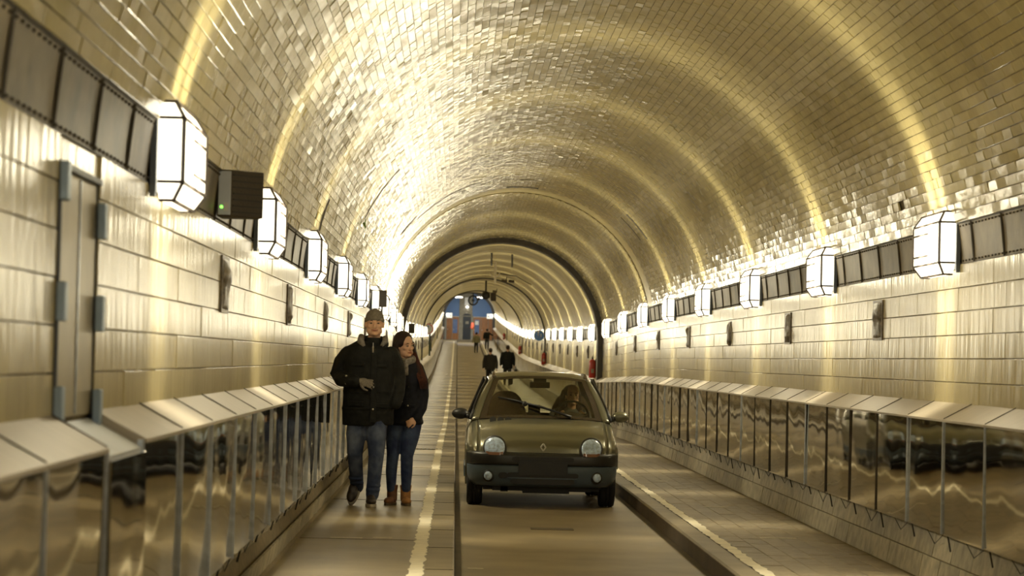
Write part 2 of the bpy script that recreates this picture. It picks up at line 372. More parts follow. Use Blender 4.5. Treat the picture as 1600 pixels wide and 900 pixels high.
# walls: frieze, tiles, cladding, plinth
def side_s(side, z):   # arc coordinate of a height on a wall
    return (z-SPRING) if side > 0 else L_-(z-SPRING)
DOOR0, DOOR1 = 8.36, 9.32
DOOR_TOP = EYE+.60
walls = {}
for side, nm in ((-1,'left'),(1,'right')):
    X = XL if side < 0 else XR
    o = side*.012
    wall = sweep('wall_'+nm, [(X+o, WALK-.2),(X+o, SPRING+.12)], DS_NEAR, M['grout'], kind='structure')
    walls[nm] = wall
    fw = sweep('wall_'+nm, [(X, WALK-.2),(X, SPRING+.12)], DS_FAR, M['far_tile'], kind='structure')
    cells = []
    z0 = LEDGE_IN-.03; rows = 6; rh = (SPRING+.115-z0)/rows
    for r in range(rows):
        z = z0+(r+.5)*rh
        off = (r % 2)*.375+(.1 if side > 0 else 0)
        d = 6.0+off
        while d < 58.2:
            wl = .75
            if side < 0 and d+wl/2 > DOOR0-.02 and d-wl/2 < DOOR1+.02 and z < DOOR_TOP+rh/2:
                d += wl; continue
            if side < 0 and z > 0: pass
            cells.append((side_s(side, z), d, rh, wl)); d += wl
    if side < 0:   # fitted tiles round the door
        for r in range(rows):
            z = z0+(r+.5)*rh
            if z < DOOR_TOP+rh/2:
                row = sorted([c for c in cells if abs(c[0]-side_s(side,z)) < 1e-6], key=lambda c: c[1])
                a = max([c[1]+c[3]/2 for c in row if c[1] < DOOR0]); b = min([c[1]-c[3]/2 for c in row if c[1] > DOOR1])
                if DOOR0-a > .03: cells.append((side_s(side,z), (a+DOOR0)/2, rh, DOOR0-a))
                if b-DOOR1 > .03: cells.append((side_s(side,z), (b+DOOR1)/2, rh, b-DOOR1))
    tile_field('tile', wall, cells, .012, M['wall_tile'], gap=.0045, gapd=.0010, tilt=.0012, stuff_name='far_tiling')
    # frieze of riveted plates: each plate its own piece
    s0, s1 = (SB0, SB1) if side > 0 else (L_-SB1, L_-SB0)
    tr = sweep('trim_%d' % (1 if side < 0 else 2), [(p[0],p[1]) for p in arc(s0-.01, s1+.01, 4, -.02)], DS_ALL, M['frieze_seam'], kind='structure')
    d = 6.4; lamps = [q for q in LAMP_D]; k = 0
    shared = {}
    while d < 200:
        pw = 5.5/6 if d < 55 else 5.9/4
        n_riv = 9
        key = (round(pw,2))
        vs = []; fs = []
        if key not in shared:
            mb = MB(); hw = pw/2-.006
            ps = [ring_pt(s0+(s1-s0)*i/4, 0, off)[0] for off in (.0, -.02) for i in range(5)]
            base = ring_pt((s0+s1)/2, 0)[0]
            vv = [p-base+Vector((0,y,0)) for y in (-hw,hw) for p in ps]
            F = []
            for i in range(4):
                F += [(i,i+1,11+i,10+i)]
                F += [(i,5+i,6+i,i+1),(10+i,11+i,16+i,15+i)]
            F += [(0,10,15,5),(4,9,19,14)]
            mb.add(vv, F)
            for i in range(n_riv):
                y = -hw+(i+.5)*2*hw/n_riv
                for q in (.09,.91):
                    c, n, t = ring_pt(s0+(s1-s0)*q, 0, .003); mb.ell(c-base+Vector((0,y,0)), .007, n=6, m=4)
            # edge rolled strips
            for q in (.02,.98):
                c, n, t = ring_pt(s0+(s1-s0)*q, 0, .004); c = c-base
                mb.box(c, (.008,2*hw,.007))
            for y in (-hw,hw):
                a = ring_pt(s0+.01,0,.003)[0]-base; b = ring_pt(s1-.01,0,.003)[0]-base
                mb.bar(a+Vector((0,y,0)), b+Vector((0,y,0)), .008)
            me = mesh('plate', mb.v, mb.f); me.materials.append(M['frieze']); me.materials.append(M['frieze_seam'])
            npl = len(F)
            for pi, p_ in enumerate(me.polygons): p_.material_index = 0 if pi < npl else 1
            shared[key] = (me, base)
        me, base = shared[key]
        dc = d+pw/2
        pl = bpy.data.objects.new('plate', me); COL.objects.link(pl)
        pl.location = base+Vector((0,dc,P(dc)-P(0))); pl.rotation_euler = (math.atan(dP(dc)),0,0); pl.parent = tr
        d += pw

# ------------------------------------------------------------------ floor
floor = sweep('floor', [(KL-.1,0),(KR+.1,0)], DS_ALL, M['road'], kind='structure')
wl = sweep('floor', [(XC-2.3,WALK),(-.18,WALK)], DS_ALL, M['walk'], kind='structure')
wr = sweep('floor', [(2.10,WALK-.02),(XC+2.3,WALK-.02)], DS_ALL, M['joint'], kind='structure')
wrf = sweep('floor', [(2.10,WALK),(XC+2.3,WALK)], DS_FAR, M['walk'], kind='structure')
for n_, (a, b, c) in enumerate(((-.18, KL, 1),(2.11, KR, -1))):
    k_ = sweep('trim_%d' % (3+n_), [(a,WALK-.1),(a,WALK),(b-.012*c,WALK),(b,WALK-.015),(b,-.05)], DS_ALL, M['kerb'], kind='structure')
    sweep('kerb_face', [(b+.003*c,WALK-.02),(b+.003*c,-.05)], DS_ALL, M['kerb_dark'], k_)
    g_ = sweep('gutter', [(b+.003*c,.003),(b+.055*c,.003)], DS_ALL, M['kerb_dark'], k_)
# joints across the kerb stones and walkway slabs
mb = MB(); d = 9.0
while d < 200:
    z = WALK+.0015
    mb.box(pt((XL+.13-.18)/2, d, z), (1.0, .006 if d < 30 else .014 if d < 60 else .03, .003)); d += 5.5 if d < 30 else 2.2
mb.build('joint', M['joint'], wl, kind='stuff')
mb = MB(); d = 9.3
while d < 60:
    mb.box(pt(-.08, d, WALK+.0015), (.19,.006,.003)); d += 2.0
mb.build('joint', M['joint'], bpy.data.objects['trim_3'], kind='stuff')
# worn painted edge lines, broken up along their edge
def line(x0, x1, d0, d1, parent, z=WALK+.004):
    vs = []; fs = []; d = d0; i = 0
    while d <= d1:
        e = .012 if d < 60 else 0
        vs += [pt(x0+random.uniform(-e,e), d, z), pt(x1+random.uniform(-e,e), d, z)]
        if i: fs.append((2*i-2,2*i-1,2*i+1,2*i))
        i += 1; d += .12 if d < 60 else 2
    return link('edge_line', mesh('edge_line', vs, fs), M['white_line'], parent)
line(-.287, -.185, 8, 222, wl); line(2.115, 2.205, 8, 222, wr)
# little white crayon marks and the drain across the left walkway
for (x0, x1, d) in ((-.62,-.47,20.2),(-.95,-.7,20.1),(-.6,-.42,27.2),(-.62,-.5,33),(-.55,-.42,52)):
    MB().box(pt((x0+x1)/2, d, WALK+.003), (x1-x0,.025,.003)).build('chalk_mark', M['white_line'], wl)
for (x0, x1, d) in ((2.5,2.75,25.6),(2.55,2.85,21.2),(2.45,2.6,31)):
    MB().box(pt((x0+x1)/2, d, WALK+.003), (x1-x0,.025,.003)).build('chalk_mark', M['white_line'], wr)
for (x0, x1, d) in ((.12,.24,19.2),): MB().box(pt((x0+x1)/2, d, .003), (x1-x0,.03,.003)).build('chalk_mark', M['white_line'], floor)
g = MB()
g.box((0,0,.002), (.95,.16,.004))
gr = empty('drain_grate', pt(-.66, 40.0, WALK), 'slotted metal drain grate crossing the left walkway behind the couple', 'drain')
g.build('channel', M['black'], gr)
for k in range(16): MB().box((-.45+k*.06,0,.008), (.03,.15,.010)).build('bar', M['ledge'], gr)
pl_ = MB().box((0,0,.003), (.40,.24,.006)).build('road_cover', M['kerb_dark'])
pl_.location = pt(.93, 23.9, 0); tag(pl_, 'thin dark rectangular cover plate in the roadway before the car', 'cover'); bevel(pl_, .002)
# paving stones of the right walkway
cells = []
cols = 6; cw = (XC+2.19-2.21)/cols
pav = []
for c in range(cols):
    d = 9.0+(c % 2)*.3+(c*.07)
    x = 2.21+(c+.5)*cw
    while d < 60: pav.append((x, d)); d += .6
pav.sort(key=lambda q: q[1] if q[0]/q[1]*4000+713 < 1600 else 99+q[1])
def paver_mesh():
    hx, hy, b = cw/2-.0015, .3-.007, .003
    vs = [(x*hx,y*hy,-.03) for x,y in ((-1,-1),(1,-1),(1,1),(-1,1))]+[(x*hx,y*hy,-b) for x,y in ((-1,-1),(1,-1),(1,1),(-1,1))]+[(x*(hx-b),y*(hy-b),0) for x,y in ((-1,-1),(1,-1),(1,1),(-1,1))]
    fs = [(k,(k+1)%4,4+(k+1)%4,4+k) for k in range(4)]+[(4+k,4+(k+1)%4,8+(k+1)%4,8+k) for k in range(4)]+[(8,9,10,11)]
    return vs, fs
pv, pf = paver_mesh(); pme = mesh('paving_stone', pv, pf); pme.materials.append(M['paver'])
rest = MB()
for i, (x, d) in enumerate(pav):
    p = pt(x, d, WALK+random.uniform(-.0015,.0015))
    if i < 300:
        o = bpy.data.objects.new('paving_stone', pme); COL.objects.link(o); o.location = p; o.parent = wr
        o.rotation_euler = (math.atan(dP(d))+random.gauss(0,.002), random.gauss(0,.003), 0)
    else: rest.add([Vector(v)+p for v in pv], pf)
rest.build('far_paving', M['paver'], wr, kind='stuff', fix=False)

# ------------------------------------------------------------------ plinth (tiled skirting) under the cladding
for side, nm in ((-1,'left'),(1,'right')):
    x0, x1 = XC+side*2.19, XC+side*2.27
    bb = sweep('baseboard_'+nm, [(x0+side*.012,WALK-.01),(x1+side*.012,PAN_BOT+.05),(XC+side*2.33,PAN_BOT+.05)], DS_ALL, M['grout'], kind='structure')
    lean = math.atan((x1-x0)/(PAN_BOT+.05-WALK)); hh = (PAN_BOT+.05-WALK)/math.cos(lean)
    hy = .325; hts = (.17, hh-.17)
    sh = []
    for h in hts:
        mb = MB(); mb.box((0,0,0), (.016, 2*hy-.008, h-.008)); me = mesh('tile', mb.v, mb.f); me.materials.append(M['plinth']); sh.append(me)
    n_obj = 0; far = MB(); d = 8.2 if side < 0 else 12
    while d < 190:
        z = 0
        for r, h in enumerate(hts):
            zc = z+h/2; z += h; u = zc/hh
            dd = d+(hy if r else 0)
            p = pt(x0+(x1-x0)*u+side*.004, dd, WALK+(PAN_BOT+.05-WALK)*u)
            rot = Euler((math.atan(dP(dd)), side*lean+random.gauss(0,.006), random.gauss(0,.003)))
            if n_obj < 200 and d < 60:
                o = bpy.data.objects.new('tile', sh[r]); COL.objects.link(o); o.location = p; o.rotation_euler = rot; o.parent = bb; n_obj += 1
            else: far.box(p, (.016,2*hy-.008,h-.008), rot.to_matrix())
        d += 2*hy
    far.build('far_tiling', M['plinth'], bb, kind='stuff')
    # bent rods and hangers in the gap under the panels
    rods = MB(); d = 13.0 if side < 0 else 13.84
    while d < 60:
        xx = XC+side*(PX+.035)
        xw = XC+side*2.225; jj = random.uniform(-.03,.03)
        rods.bar(pt(xx,d,PAN_BOT+.01), pt(xw-side*.02,d+.04,PAN_BOT-.10+jj), .008)
        rods.bar(pt(xx,d+.08,PAN_BOT+.01), pt(xw-side*.015,d+.62,PAN_BOT-.09+jj), .004)
        rods.bar(pt(xw-side*.015,d+.62,PAN_BOT-.09+jj), pt(xx,d+.75,PAN_BOT+.01), .004)
        d += 1.3
    rods.build('hanger', M['black'], bb, kind='stuff')

# ------------------------------------------------------------------ stainless steel cladding with sloping ledge
PITCH = 1.30
for side, nm, n_ in ((-1,'left',5),(1,'right',6)):
    xo, xi = XC+side*PX, XC+side*HW
    if side < 0: segs = [(5.8,DOOR0),(DOOR1,DEND)]; starts = [(5.8,7.11),(7.11,8.35)]
    else: segs = [(9.94,DEND)]; starts = []
    cl = empty('trim_%d' % n_, (0, 0, 0), kind='structure')
    d = 9.34 if side < 0 else 8.64
    while d < 224:
        pw = PITCH if d < 66 else PITCH*2
        starts.append((d, d+pw)); d += pw
    i = 0
    for (a, b) in starts:
        tl = random.gauss(0,.0035); tw = random.gauss(0,.0030)
        far_ = a > 66
        mb = MB(); z0, z1 = PAN_BOT, LEDGE_OUT
        nx = 1 if far_ else 4
        vs = []; 
        g_ = .002
        for k in range(nx+1):
            dd = a+g_+(b-a-2*g_)*k/nx
            bow = .004*math.sin(PI*k/nx) if not far_ else 0
            for zz in (z0, z0+.02, z1-.012, z1):
                ins = side*.012 if zz in (z0,) else 0
                vs.append(pt(xo-side*bow+side*((zz-z0)*tl+(k/nx-.5)*tw)+ins, dd, zz))
        fs = [(k*4+j,k*4+j+1,(k+1)*4+j+1,(k+1)*4+j) for k in range(nx) for j in range(3)]
        o = link('panel', mesh('panel', vs, fs), M['panel'], cl, smooth=True)
        # ledge plate
        e = random.uniform(-.0015,.0015)
        vs = [pt(xo-side*.012, a+.004, z1+.0), pt(xo-side*.012, b-.004, z1), pt(xi+side*.01, b-.004, LEDGE_IN+e), pt(xi+side*.01, a+.004, LEDGE_IN+e)]
        vs2 = [v+Vector((0,0,-.014)) for v in vs]
        lp = link('ledge_plate', mesh('ledge_plate', vs+vs2, [(0,1,2,3),(7,6,5,4),(0,4,5,1),(1,5,6,2),(2,6,7,3),(3,7,4,0)]), M['ledge'], cl)
        # vertical seam: narrow upright strip, some of bright aluminium
        if a < 66:
            bright = (side < 0 and b < 27) or (side > 0 and (i % 4 == 2 or b < 18))
            s_ = MB(); ww = (.020 if b < 11 or side > 0 and b < 19 else .013) if bright else .004
            s_.box(pt(xo-side*.004, b, (z0+z1)/2+.0), (.012, ww, z1-z0-.012))
            s_.build('seam_strip', M['bright_alu'] if bright else M['frieze_seam'], cl)
            MB().bar(pt(xo-side*.005,b,z1+.006), pt(xi+side*.01,b,LEDGE_IN+.005), .006, .004).build('ledge_joint', M['frieze_seam'], cl)
        i += 1
    if side < 0:
        # return plates either side of the door gap, low bright sheet in the gap
        for dd in (DOOR0, DOOR1):
            vs = [pt(xo,dd,PAN_BOT),pt(xo,dd,LEDGE_OUT),pt(xi,dd,LEDGE_IN),pt(xi,dd,PAN_BOT)]
            me = mesh('end_plate', vs+[v+Vector((0,.01 if dd > 9 else -.01,0)) for v in vs], [(0,1,2,3),(7,6,5,4),(0,4,5,1),(1,5,6,2),(2,6,7,3)])
            link('end_plate', me, M['ledge'], cl)
        gz = LEDGE_IN-.04
        vs = [pt(xo+.0,DOOR0+.01,gz-.10),pt(xo+.0,DOOR1-.01,gz-.10),pt(xi,DOOR1-.01,gz),pt(xi,DOOR0+.01,gz)]
        link('threshold_sheet', mesh('threshold_sheet', vs+[v-Vector((0,0,.015)) for v in vs], [(0,1,2,3),(7,6,5,4),(0,4,5,1)]), M['gap_alu'], cl)
        MB().box((xo+.012,(DOOR0+DOOR1)/2,(PAN_BOT+gz-.115)/2), (.012,DOOR1-DOOR0-.03,gz-.115-PAN_BOT)).build('gap_panel', M['panel'], cl)
        MB().box((xo-.005,DOOR1-.0,(PAN_BOT+LEDGE_OUT)/2), (.02,.05,LEDGE_OUT-PAN_BOT)).build('corner_post', M['bright_alu'], cl)
# door in the left wall
dr = empty('door_1', (XL, (DOOR0+DOOR1)/2, LEDGE_IN-.04), kind='structure')
zb, zt = LEDGE_IN-.05, DOOR_TOP; h_ = zt-zb; wd_ = DOOR1-DOOR0
bevel(MB().box((-.008,.02,h_/2), (.02,wd_-.06,h_-.03)).build('door_leaf', M['door'], dr), .004)
MB().box((.004,.06,h_/2), (.006,.02,h_-.05)).build('leaf_joint', M['bright_alu'], dr)
MB().box((-.004,0,h_+.053), (.014,wd_+.02,.100)).build('lintel_tile', M['wall_tile'], dr)
f = MB(); f.box((.006,-wd_/2+.012,h_/2), (.03,.03,h_)); f.box((.006,0,h_-.004), (.03,wd_,.02)); f.box((.0,wd_/2-.01,h_/2),(.012,.012,h_))
f.build('door_frame', M['door_frame'], dr)
for y, zs in ((-wd_/2+.03,(h_*.93,h_*.47,.06)),(wd_/2-.03,(h_*.83,h_*.44,.04))):
    for z in zs:
        bevel(MB().box((.028,y,z), (.03,.07,.13)).build('hinge', M['hinge'], dr), .006)
# dark frame ribs round the tube
def rib(d, depth, width, m, nn):
    prof = [(XR,WALK)]+arc(0, L_, 48)+[(XL,WALK)]
    prin = [(XR-depth,WALK)]+arc(0, L_, 48, depth)+[(XL+depth,WALK)]
    vs = []; n = len(prof)
    for (q, dd) in ((prof,d),(prin,d),(prin,d+width),(prof,d+width)): vs += [pt(x,dd,z) for x,z in q]
    fs = [(r*n+k,r*n+k+1,(r+1)*n+k+1,(r+1)*n+k) for r in range(3) for k in range(n-1)]
    me = mesh('trim', vs, fs); return link('trim_%d' % nn, me, m, smooth=False, kind='structure')
rib(58.4, .12, .55, M['dark_rib'], 7); rib(96, .05, .3, M['dark_rib'], 8); rib(130, .05, .3, M['dark_rib'], 9); rib(170, .05, .3, M['dark_rib'], 10)

# ================================================================== LANTERNS
LLEN = .95
def lantern_meshes():
    D_, H_, C_ = .105, .135, .075; hy = LLEN/2; i_ = .07
    # corners of the prism, of the cap
    P0 = {(x,y,z):Vector((x,y,z)) for x in (.03,D_+.03) for y in (-hy,hy) for z in (-H_,H_)}
    cap = lambda y, x, z: Vector((x, y, z))
    x0, x1 = .03, D_+.03; xe = x1-.045
    panes = {}
    q = lambda *a: [Vector(v) for v in a]
    panes['near'] = [q((x0,-hy,-H_),(x1,-hy,-H_),(x1,-hy,H_),(x0,-hy,H_)), q((x0,-hy,H_),(x1,-hy,H_),(xe,-hy+i_,H_+C_),(x0,-hy+i_,H_+C_)), q((x0,-hy,-H_),(x1,-hy,-H_),(xe,-hy+i_,-H_-C_),(x0,-hy+i_,-H_-C_))]
    panes['far'] = [[Vector((v.x,-v.y,v.z)) for v in p] for p in panes['near']]
    panes['front'] = [q((x1,-hy,-H_),(x1,hy,-H_),(x1,hy,H_),(x1,-hy,H_))]
    panes['top'] = [q((x1,-hy,H_),(x1,hy,H_),(xe,hy-i_,H_+C_),(xe,-hy+i_,H_+C_)), q((xe,-hy+i_,H_+C_),(xe,hy-i_,H_+C_),(x0,hy-i_,H_+C_),(x0,-hy+i_,H_+C_))]
    panes['bottom'] = [[Vector((v.x,v.y,-v.z)) for v in p] for p in panes['top']]
    edges = set()
    fr = MB(); t = .013
    def e(a, b):
        a = Vector(a); b = Vector(b); fr.bar(a, b, t)
    for z in (-H_,H_):
        s = 1 if z > 0 else -1
        for y in (-hy,hy):
            yi = y*(hy-i_)/hy
            e((x0,y,z),(x1,y,z)); e((x1,y,z),(xe,yi,z+s*C_)); e((x0,yi,z+s*C_),(xe,yi,z+s*C_))
        e((x1,-hy,z),(x1,hy,z)); e((xe,-hy+i_,z+s*C_),(xe,hy-i_,z+s*C_))
        e((x1,-hy*.15,z*.55),(x1,hy,z*.55))
    for y in (-hy,hy): e((x1,y,-H_),(x1,y,H_))
    return panes, fr
panes, fr = lantern_meshes()
def mirror(vs, sgn): return [Vector((v[0]*sgn, v[1], v[2])) for v in vs]
lm = {}
for sgn in (1,-1):
    pm = {}
    for k, ps in panes.items():
        mb = MB()
        for p in ps: mb.add(mirror(p, sgn), [tuple(range(len(p)))])
        me = mesh('pane', mb.v, mb.f); me.materials.append(M['lamp_glass']); pm[k] = me
    me = mesh('frame', mirror(fr.v, sgn), fr.f); me.materials.append(M['lamp_frame'])
    bp_ = MB().box((sgn*.013,0,0), (.026,LLEN+.05,.36)); bp_.box((sgn*.012,-LLEN/2-.01,0), (.024,.025,.40)); mb = mesh('back_plate', bp_.v, bp_.f); mb.materials.append(M['lamp_plate'])
    allp = MB()
    for k, ps in panes.items():
        for p in ps: allp.add(mirror(p, sgn), [tuple(range(len(p)))])
    ag = mesh('glass_shade', allp.v, allp.f); ag.materials.append(M['lamp_glass'])
    lm[sgn] = (pm, me, mb, ag)
# the tubes in each lantern throw a fan of light across the tube: photometric profile in the light's nodes
def fan_light():
    ld = bpy.data.lights.new('lantern_tubes', 'POINT'); ld.energy = TUBE_POWER/2; ld.color = LAMP_COL; ld.shadow_soft_size = .12
    ld.use_nodes = True; nt = ld.node_tree; L = nt.links
    em = nt.nodes['Emission']
    tc = N(nt,'ShaderNodeTexCoord'); sx = N(nt,'ShaderNodeSeparateXYZ'); L.new(tc.outputs['Normal'], sx.inputs[0])
    def mth(op, a, b=None):
        n = N(nt,'ShaderNodeMath',operation=op)
        for i, q in enumerate((a,b)):
            if q is None: continue
            if isinstance(q,(int,float)): n.inputs[i].default_value = q
            else: L.new(q, n.inputs[i])
        return n.outputs[0]
    y2 = mth('POWER', mth('ABSOLUTE', sx.outputs[1]), 2.0)
    g1 = mth('EXPONENT', mth('MULTIPLY', y2, -1/(.20**2)))
    s = .34
    inw = nt.nodes.new('ShaderNodeMapRange'); inw.interpolation_type = 'SMOOTHSTEP'; inw.inputs['From Min'].default_value = -.35; inw.inputs['From Max'].default_value = .45; inw.inputs['To Min'].default_value = .10; inw.inputs['To Max'].default_value = 1
    L.new(sx.outputs[0], inw.inputs['Value']); s = mth('ADD', mth('MULTIPLY', g1, 2.3), mth('MULTIPLY', inw.outputs['Result'], .48))
    L.new(s, em.inputs['Strength'])
    return ld
LD = fan_light()
def lantern(side, d, label, near):
    sgn = -side
    s = side_s(side, EYE+.85) if side > 0 else L_-(EYE+.85-SPRING)
    c, n, t = ring_pt(s, d)
    lo = empty('wall_lantern', c+n*.002, label, 'lamp', 'lanterns on the %s wall' % ('right' if side > 0 else 'left'))
    lo.rotation_euler = (math.atan(dP(d)), 0, 0)
    pm, frm, bpl, ag = lm[sgn]
    def ch(nm, me):
        o = bpy.data.objects.new(nm, me); COL.objects.link(o); o.parent = lo; return o
    ch('back_plate', bpl); ch('frame', frm)
    if near:
        for k in pm: ch('pane', pm[k])
    else: ch('glass_shade', ag)
    for yy in (-.15,.15):
        l = bpy.data.objects.new('lantern_tubes', LD); COL.objects.link(l); l.location = (sgn*.24, yy, 0); l.parent = lo; l.rotation_euler = (0,0,0 if sgn > 0 else PI)
for side, nm in ((-1,'left'),(1,'right')):
    k = 0
    for i, d0 in enumerate(LAMP_D):
        vis = d0 > (11 if side < 0 else 17)
        d = d0-(.65 if side < 0 else 0)
        if vis: k += 1
        before = d < 57.9
        nb = len([q for q in LAMP_D if (11 if side < 0 else 17) < q < 58])
        if not vis: lab = 'glowing lantern on the %s wall, outside the picture, %s from its edge' % (nm, ORD[len([q for q in LAMP_D if q <= (11 if side < 0 else 17)])-1-i])
        elif before: lab = 'glowing faceted wall lantern, %s from the camera on the %s wall' % (ORD[k-1], nm)
        else: lab = 'glowing wall lantern, %s past the dark arch rib on the %s wall' % (ORD[k-1-nb], nm)
        lantern(side, d, lab, before and vis)

# ================================================================== RELIEFS between the lanterns
def relief_mesh(seed):
    r_ = random.Random(seed); mb = MB()
    nx, nz = 12, 18; W, H = .42, .30
    hm = [[0]*(nz+1) for _ in range(nx+1)]
    cs = [(r_.uniform(.15,.85), r_.uniform(.1,.9), r_.uniform(.08,.2), r_.uniform(.3,1)) for _ in range(14)]
    edge = seed % 3
    vs = []
    for i in range(nx+1):
        for j in range(nz+1):
            u, v = i/nx, j/nz
            h = .35+sum(a*math.exp(-((u-x)**2+(v-y)**2)/(s*s)) for x,y,s,a in cs)*.35
            h = min(h, 1.25)
            if edge == 1: rr = math.hypot((u-.5)*1.9,(v-.5)*1.9); h *= max(0, min(1,(1.08-rr)*6))
            b = min(u,1-u,v,1-v)
            if b < .001: h = 0
            vs.append((.012+h*.042, (u-.5)*W, (v-.5)*H))
    fs = [(i*(nz+1)+j,(i+1)*(nz+1)+j,(i+1)*(nz+1)+j+1,i*(nz+1)+j+1) for i in range(nx) for j in range(nz)]
    mb.add(vs, fs)
    return mb
rel = {}
for sgn in (1,-1):
    for k in range(4):
        mb = relief_mesh(k+3); me = mesh('carving', mirror(mb.v, sgn), mb.f); me.materials.append(M['relief'])
        b2 = MB(); 
        if k % 3 != 1: b2.box((sgn*.010,0,0), (.03,.44,.315))
        else: b2.lathe([(.05,-.01),(.16,-.01),(.16,.012),(.05,.012)], (0,0,0), 'x', 20, ring=True)
        bm_ = mesh('backing', b2.v, b2.f); bm_.materials.append(M['relief']); rel[(sgn,k)] = (me, bm_)
for side, nm in ((-1,'left'),(1,'right')):
    k = 0
    for i in range(3, len(LAMP_D)-12):
        d = (LAMP_D[i]+LAMP_D[i+1])/2-(.35 if side < 0 else 0)
        if d < (14 if side < 0 else 14.5): continue
        k += 1; X = XL if side < 0 else XR
        o = empty('wall_relief', pt(X, d, EYE+.38), ('dark carved ceramic relief plaque, %s from the camera on the %s wall' % (ORD[k-1], nm)), 'relief', 'ceramic reliefs on the %s wall' % nm)
        o.rotation_euler = (math.atan(dP(d)),0,0)
        a, b = rel[(-side, (k*3+(side>0))%4)]
        for nn_, me in (('carving',a),('backing',b)):
            q = bpy.data.objects.new(nn_, me); COL.objects.link(q); q.parent = o
            for p in me.polygons: p.use_smooth = (nn_ == 'carving')

# ================================================================== THE CAR (local: x to picture right, y away from the camera, z up, nose at y=0)
M['paint'] = mat('metallic olive grey paint', (.155,.15,.10), .32, .55, var=.05, scale=3, coat=.5)
M['bumper_dark'] = mat('dark bumper band', (.018,.018,.016), .38, var=.1)
M['bumper'] = mat('blue grey bumper plastic', (.066,.092,.118), .5, var=.06)
M['rubber'] = mat('tyre rubber', (.016,.016,.016), .75, var=.2, bump=.3, bscale=60)
M['car_trim'] = mat('brown roof channel trim', (.10,.07,.035), .5)
M['car_black'] = mat('black car plastic', (.012,.012,.012), .45)
M['frit'] = mat('dark windscreen border', (.035,.025,.015), .25)
M['chrome'] = mat('polished chrome', (.8,.78,.72), .15, 1.0, var=.02)
M['hl_glass'] = mat('headlamp glass', (.58,.74,1.0), .18, .1, var=.35, scale=30, bump=.4, bscale=50, coat=.8)
M['amber'] = mat('amber lamp glass', (.26,.13,.08), .2, var=.1, coat=.5)
M['glass'] = glass_mat('car window glass', (.80,.80,.66), .05)
M['seat'] = mat('brown grey seat cloth', (.11,.07,.05), .9, var=.15, scale=30)
M['interior'] = mat('dark cabin plastic', (.045,.035,.028), .8)
def cr(p, t):   # Catmull-Rom through a list of vectors, t in 0..1
    n = len(p)-1; f = min(max(t*n,0),n-1e-6); i = int(f); u = f-i
    a, b, c, d = p[max(i-1,0)], p[i], p[i+1], p[min(i+2,n)]
    if i == 0: a = b*2-c
    if i == n-1: d = c*2-b
    return ((b*2)+(c-a)*u+(a*2-b*5+c*4-d)*u*u+(b*3-a-c*3+d)*u*u*u)*.5
def patch(ctrl, nu, nv, u0=0, u1=1, v0=0, v1=1, off=0.0, out=None):
    rows = [[Vector(p) for p in r] for r in ctrl]
    def S(u, v): return cr([cr(r, u) for r in rows], v)
    vs = []
    for j in range(nv+1):
        for i in range(nu+1):
            u = u0+(u1-u0)*i/nu; v = v0+(v1-v0)*j/nv; p = S(u,v)
            if off:
                e = 1e-3; n = (S(min(u+e,1),v)-S(max(u-e,0),v)).cross(S(u,min(v+e,1))-S(u,max(v-e,0))).normalized()
                if n.dot(Vector(out or (0,-1,.3))) < 0: n = -n
                p = p+n*off
            vs.append(p)
    fs = [(j*(nu+1)+i,j*(nu+1)+i+1,(j+1)*(nu+1)+i+1,(j+1)*(nu+1)+i) for j in range(nv) for i in range(nu)]
    return vs, fs
def full(rows): return [[(-x,y,z) for x,y,z in reversed(r[1:])]+list(r) for r in rows]
def flip(rows): return [[(-x,y,z) for x,y,z in r] for r in rows]
def pobj(name, parts, m, parent, solid=0.0, smooth=True, offs=-1):
    mb = MB()
    for vs, fs in parts: mb.add(vs, fs)
    o = mb.build(name, m, parent, smooth)
    if solid:
        s = o.modifiers.new('thickness','SOLIDIFY'); s.thickness = solid; s.offset = offs
    return o
CAR_Y = 27.7-.55
car = empty('hatchback_car', pt(.945, CAR_Y, 0), 'small olive grey hatchback with round headlamps driving down the roadway', 'car')
hood = full([[(0,.03,.575),(.25,.035,.575),(.5,.07,.575),(.69,.15,.575)],
 [(0,.06,.68),(.25,.07,.68),(.5,.11,.675),(.69,.20,.66)],
 [(0,.19,.785),(.25,.20,.783),(.5,.24,.772),(.69,.33,.745)],
 [(0,.48,.872),(.25,.49,.870),(.5,.52,.858),(.69,.60,.828)],
 [(0,.80,.935),(.25,.82,.933),(.5,.88,.925),(.69,.98,.905)]])
bonnet = pobj('bonnet', [patch(hood, 28, 22)], M['paint'], car, .012)
fend = [[(.696,.15,.575),(.74,.20,.575),(.785,.29,.575),(.802,.37,.575)],
 [(.696,.205,.66),(.745,.245,.65),(.79,.33,.63),(.808,.40,.60)],
 [(.696,.335,.745),(.752,.38,.72),(.80,.46,.68),(.814,.52,.63)],
 [(.696,.605,.828),(.757,.63,.79),(.806,.69,.72),(.817,.74,.65)],
 [(.696,.985,.905),(.768,1.0,.87),(.809,1.03,.77),(.818,1.05,.65)]]
for s in (1,-1): pobj('wing', [patch(fend if s > 0 else flip(fend), 8, 18)], M['paint'], car, .01)
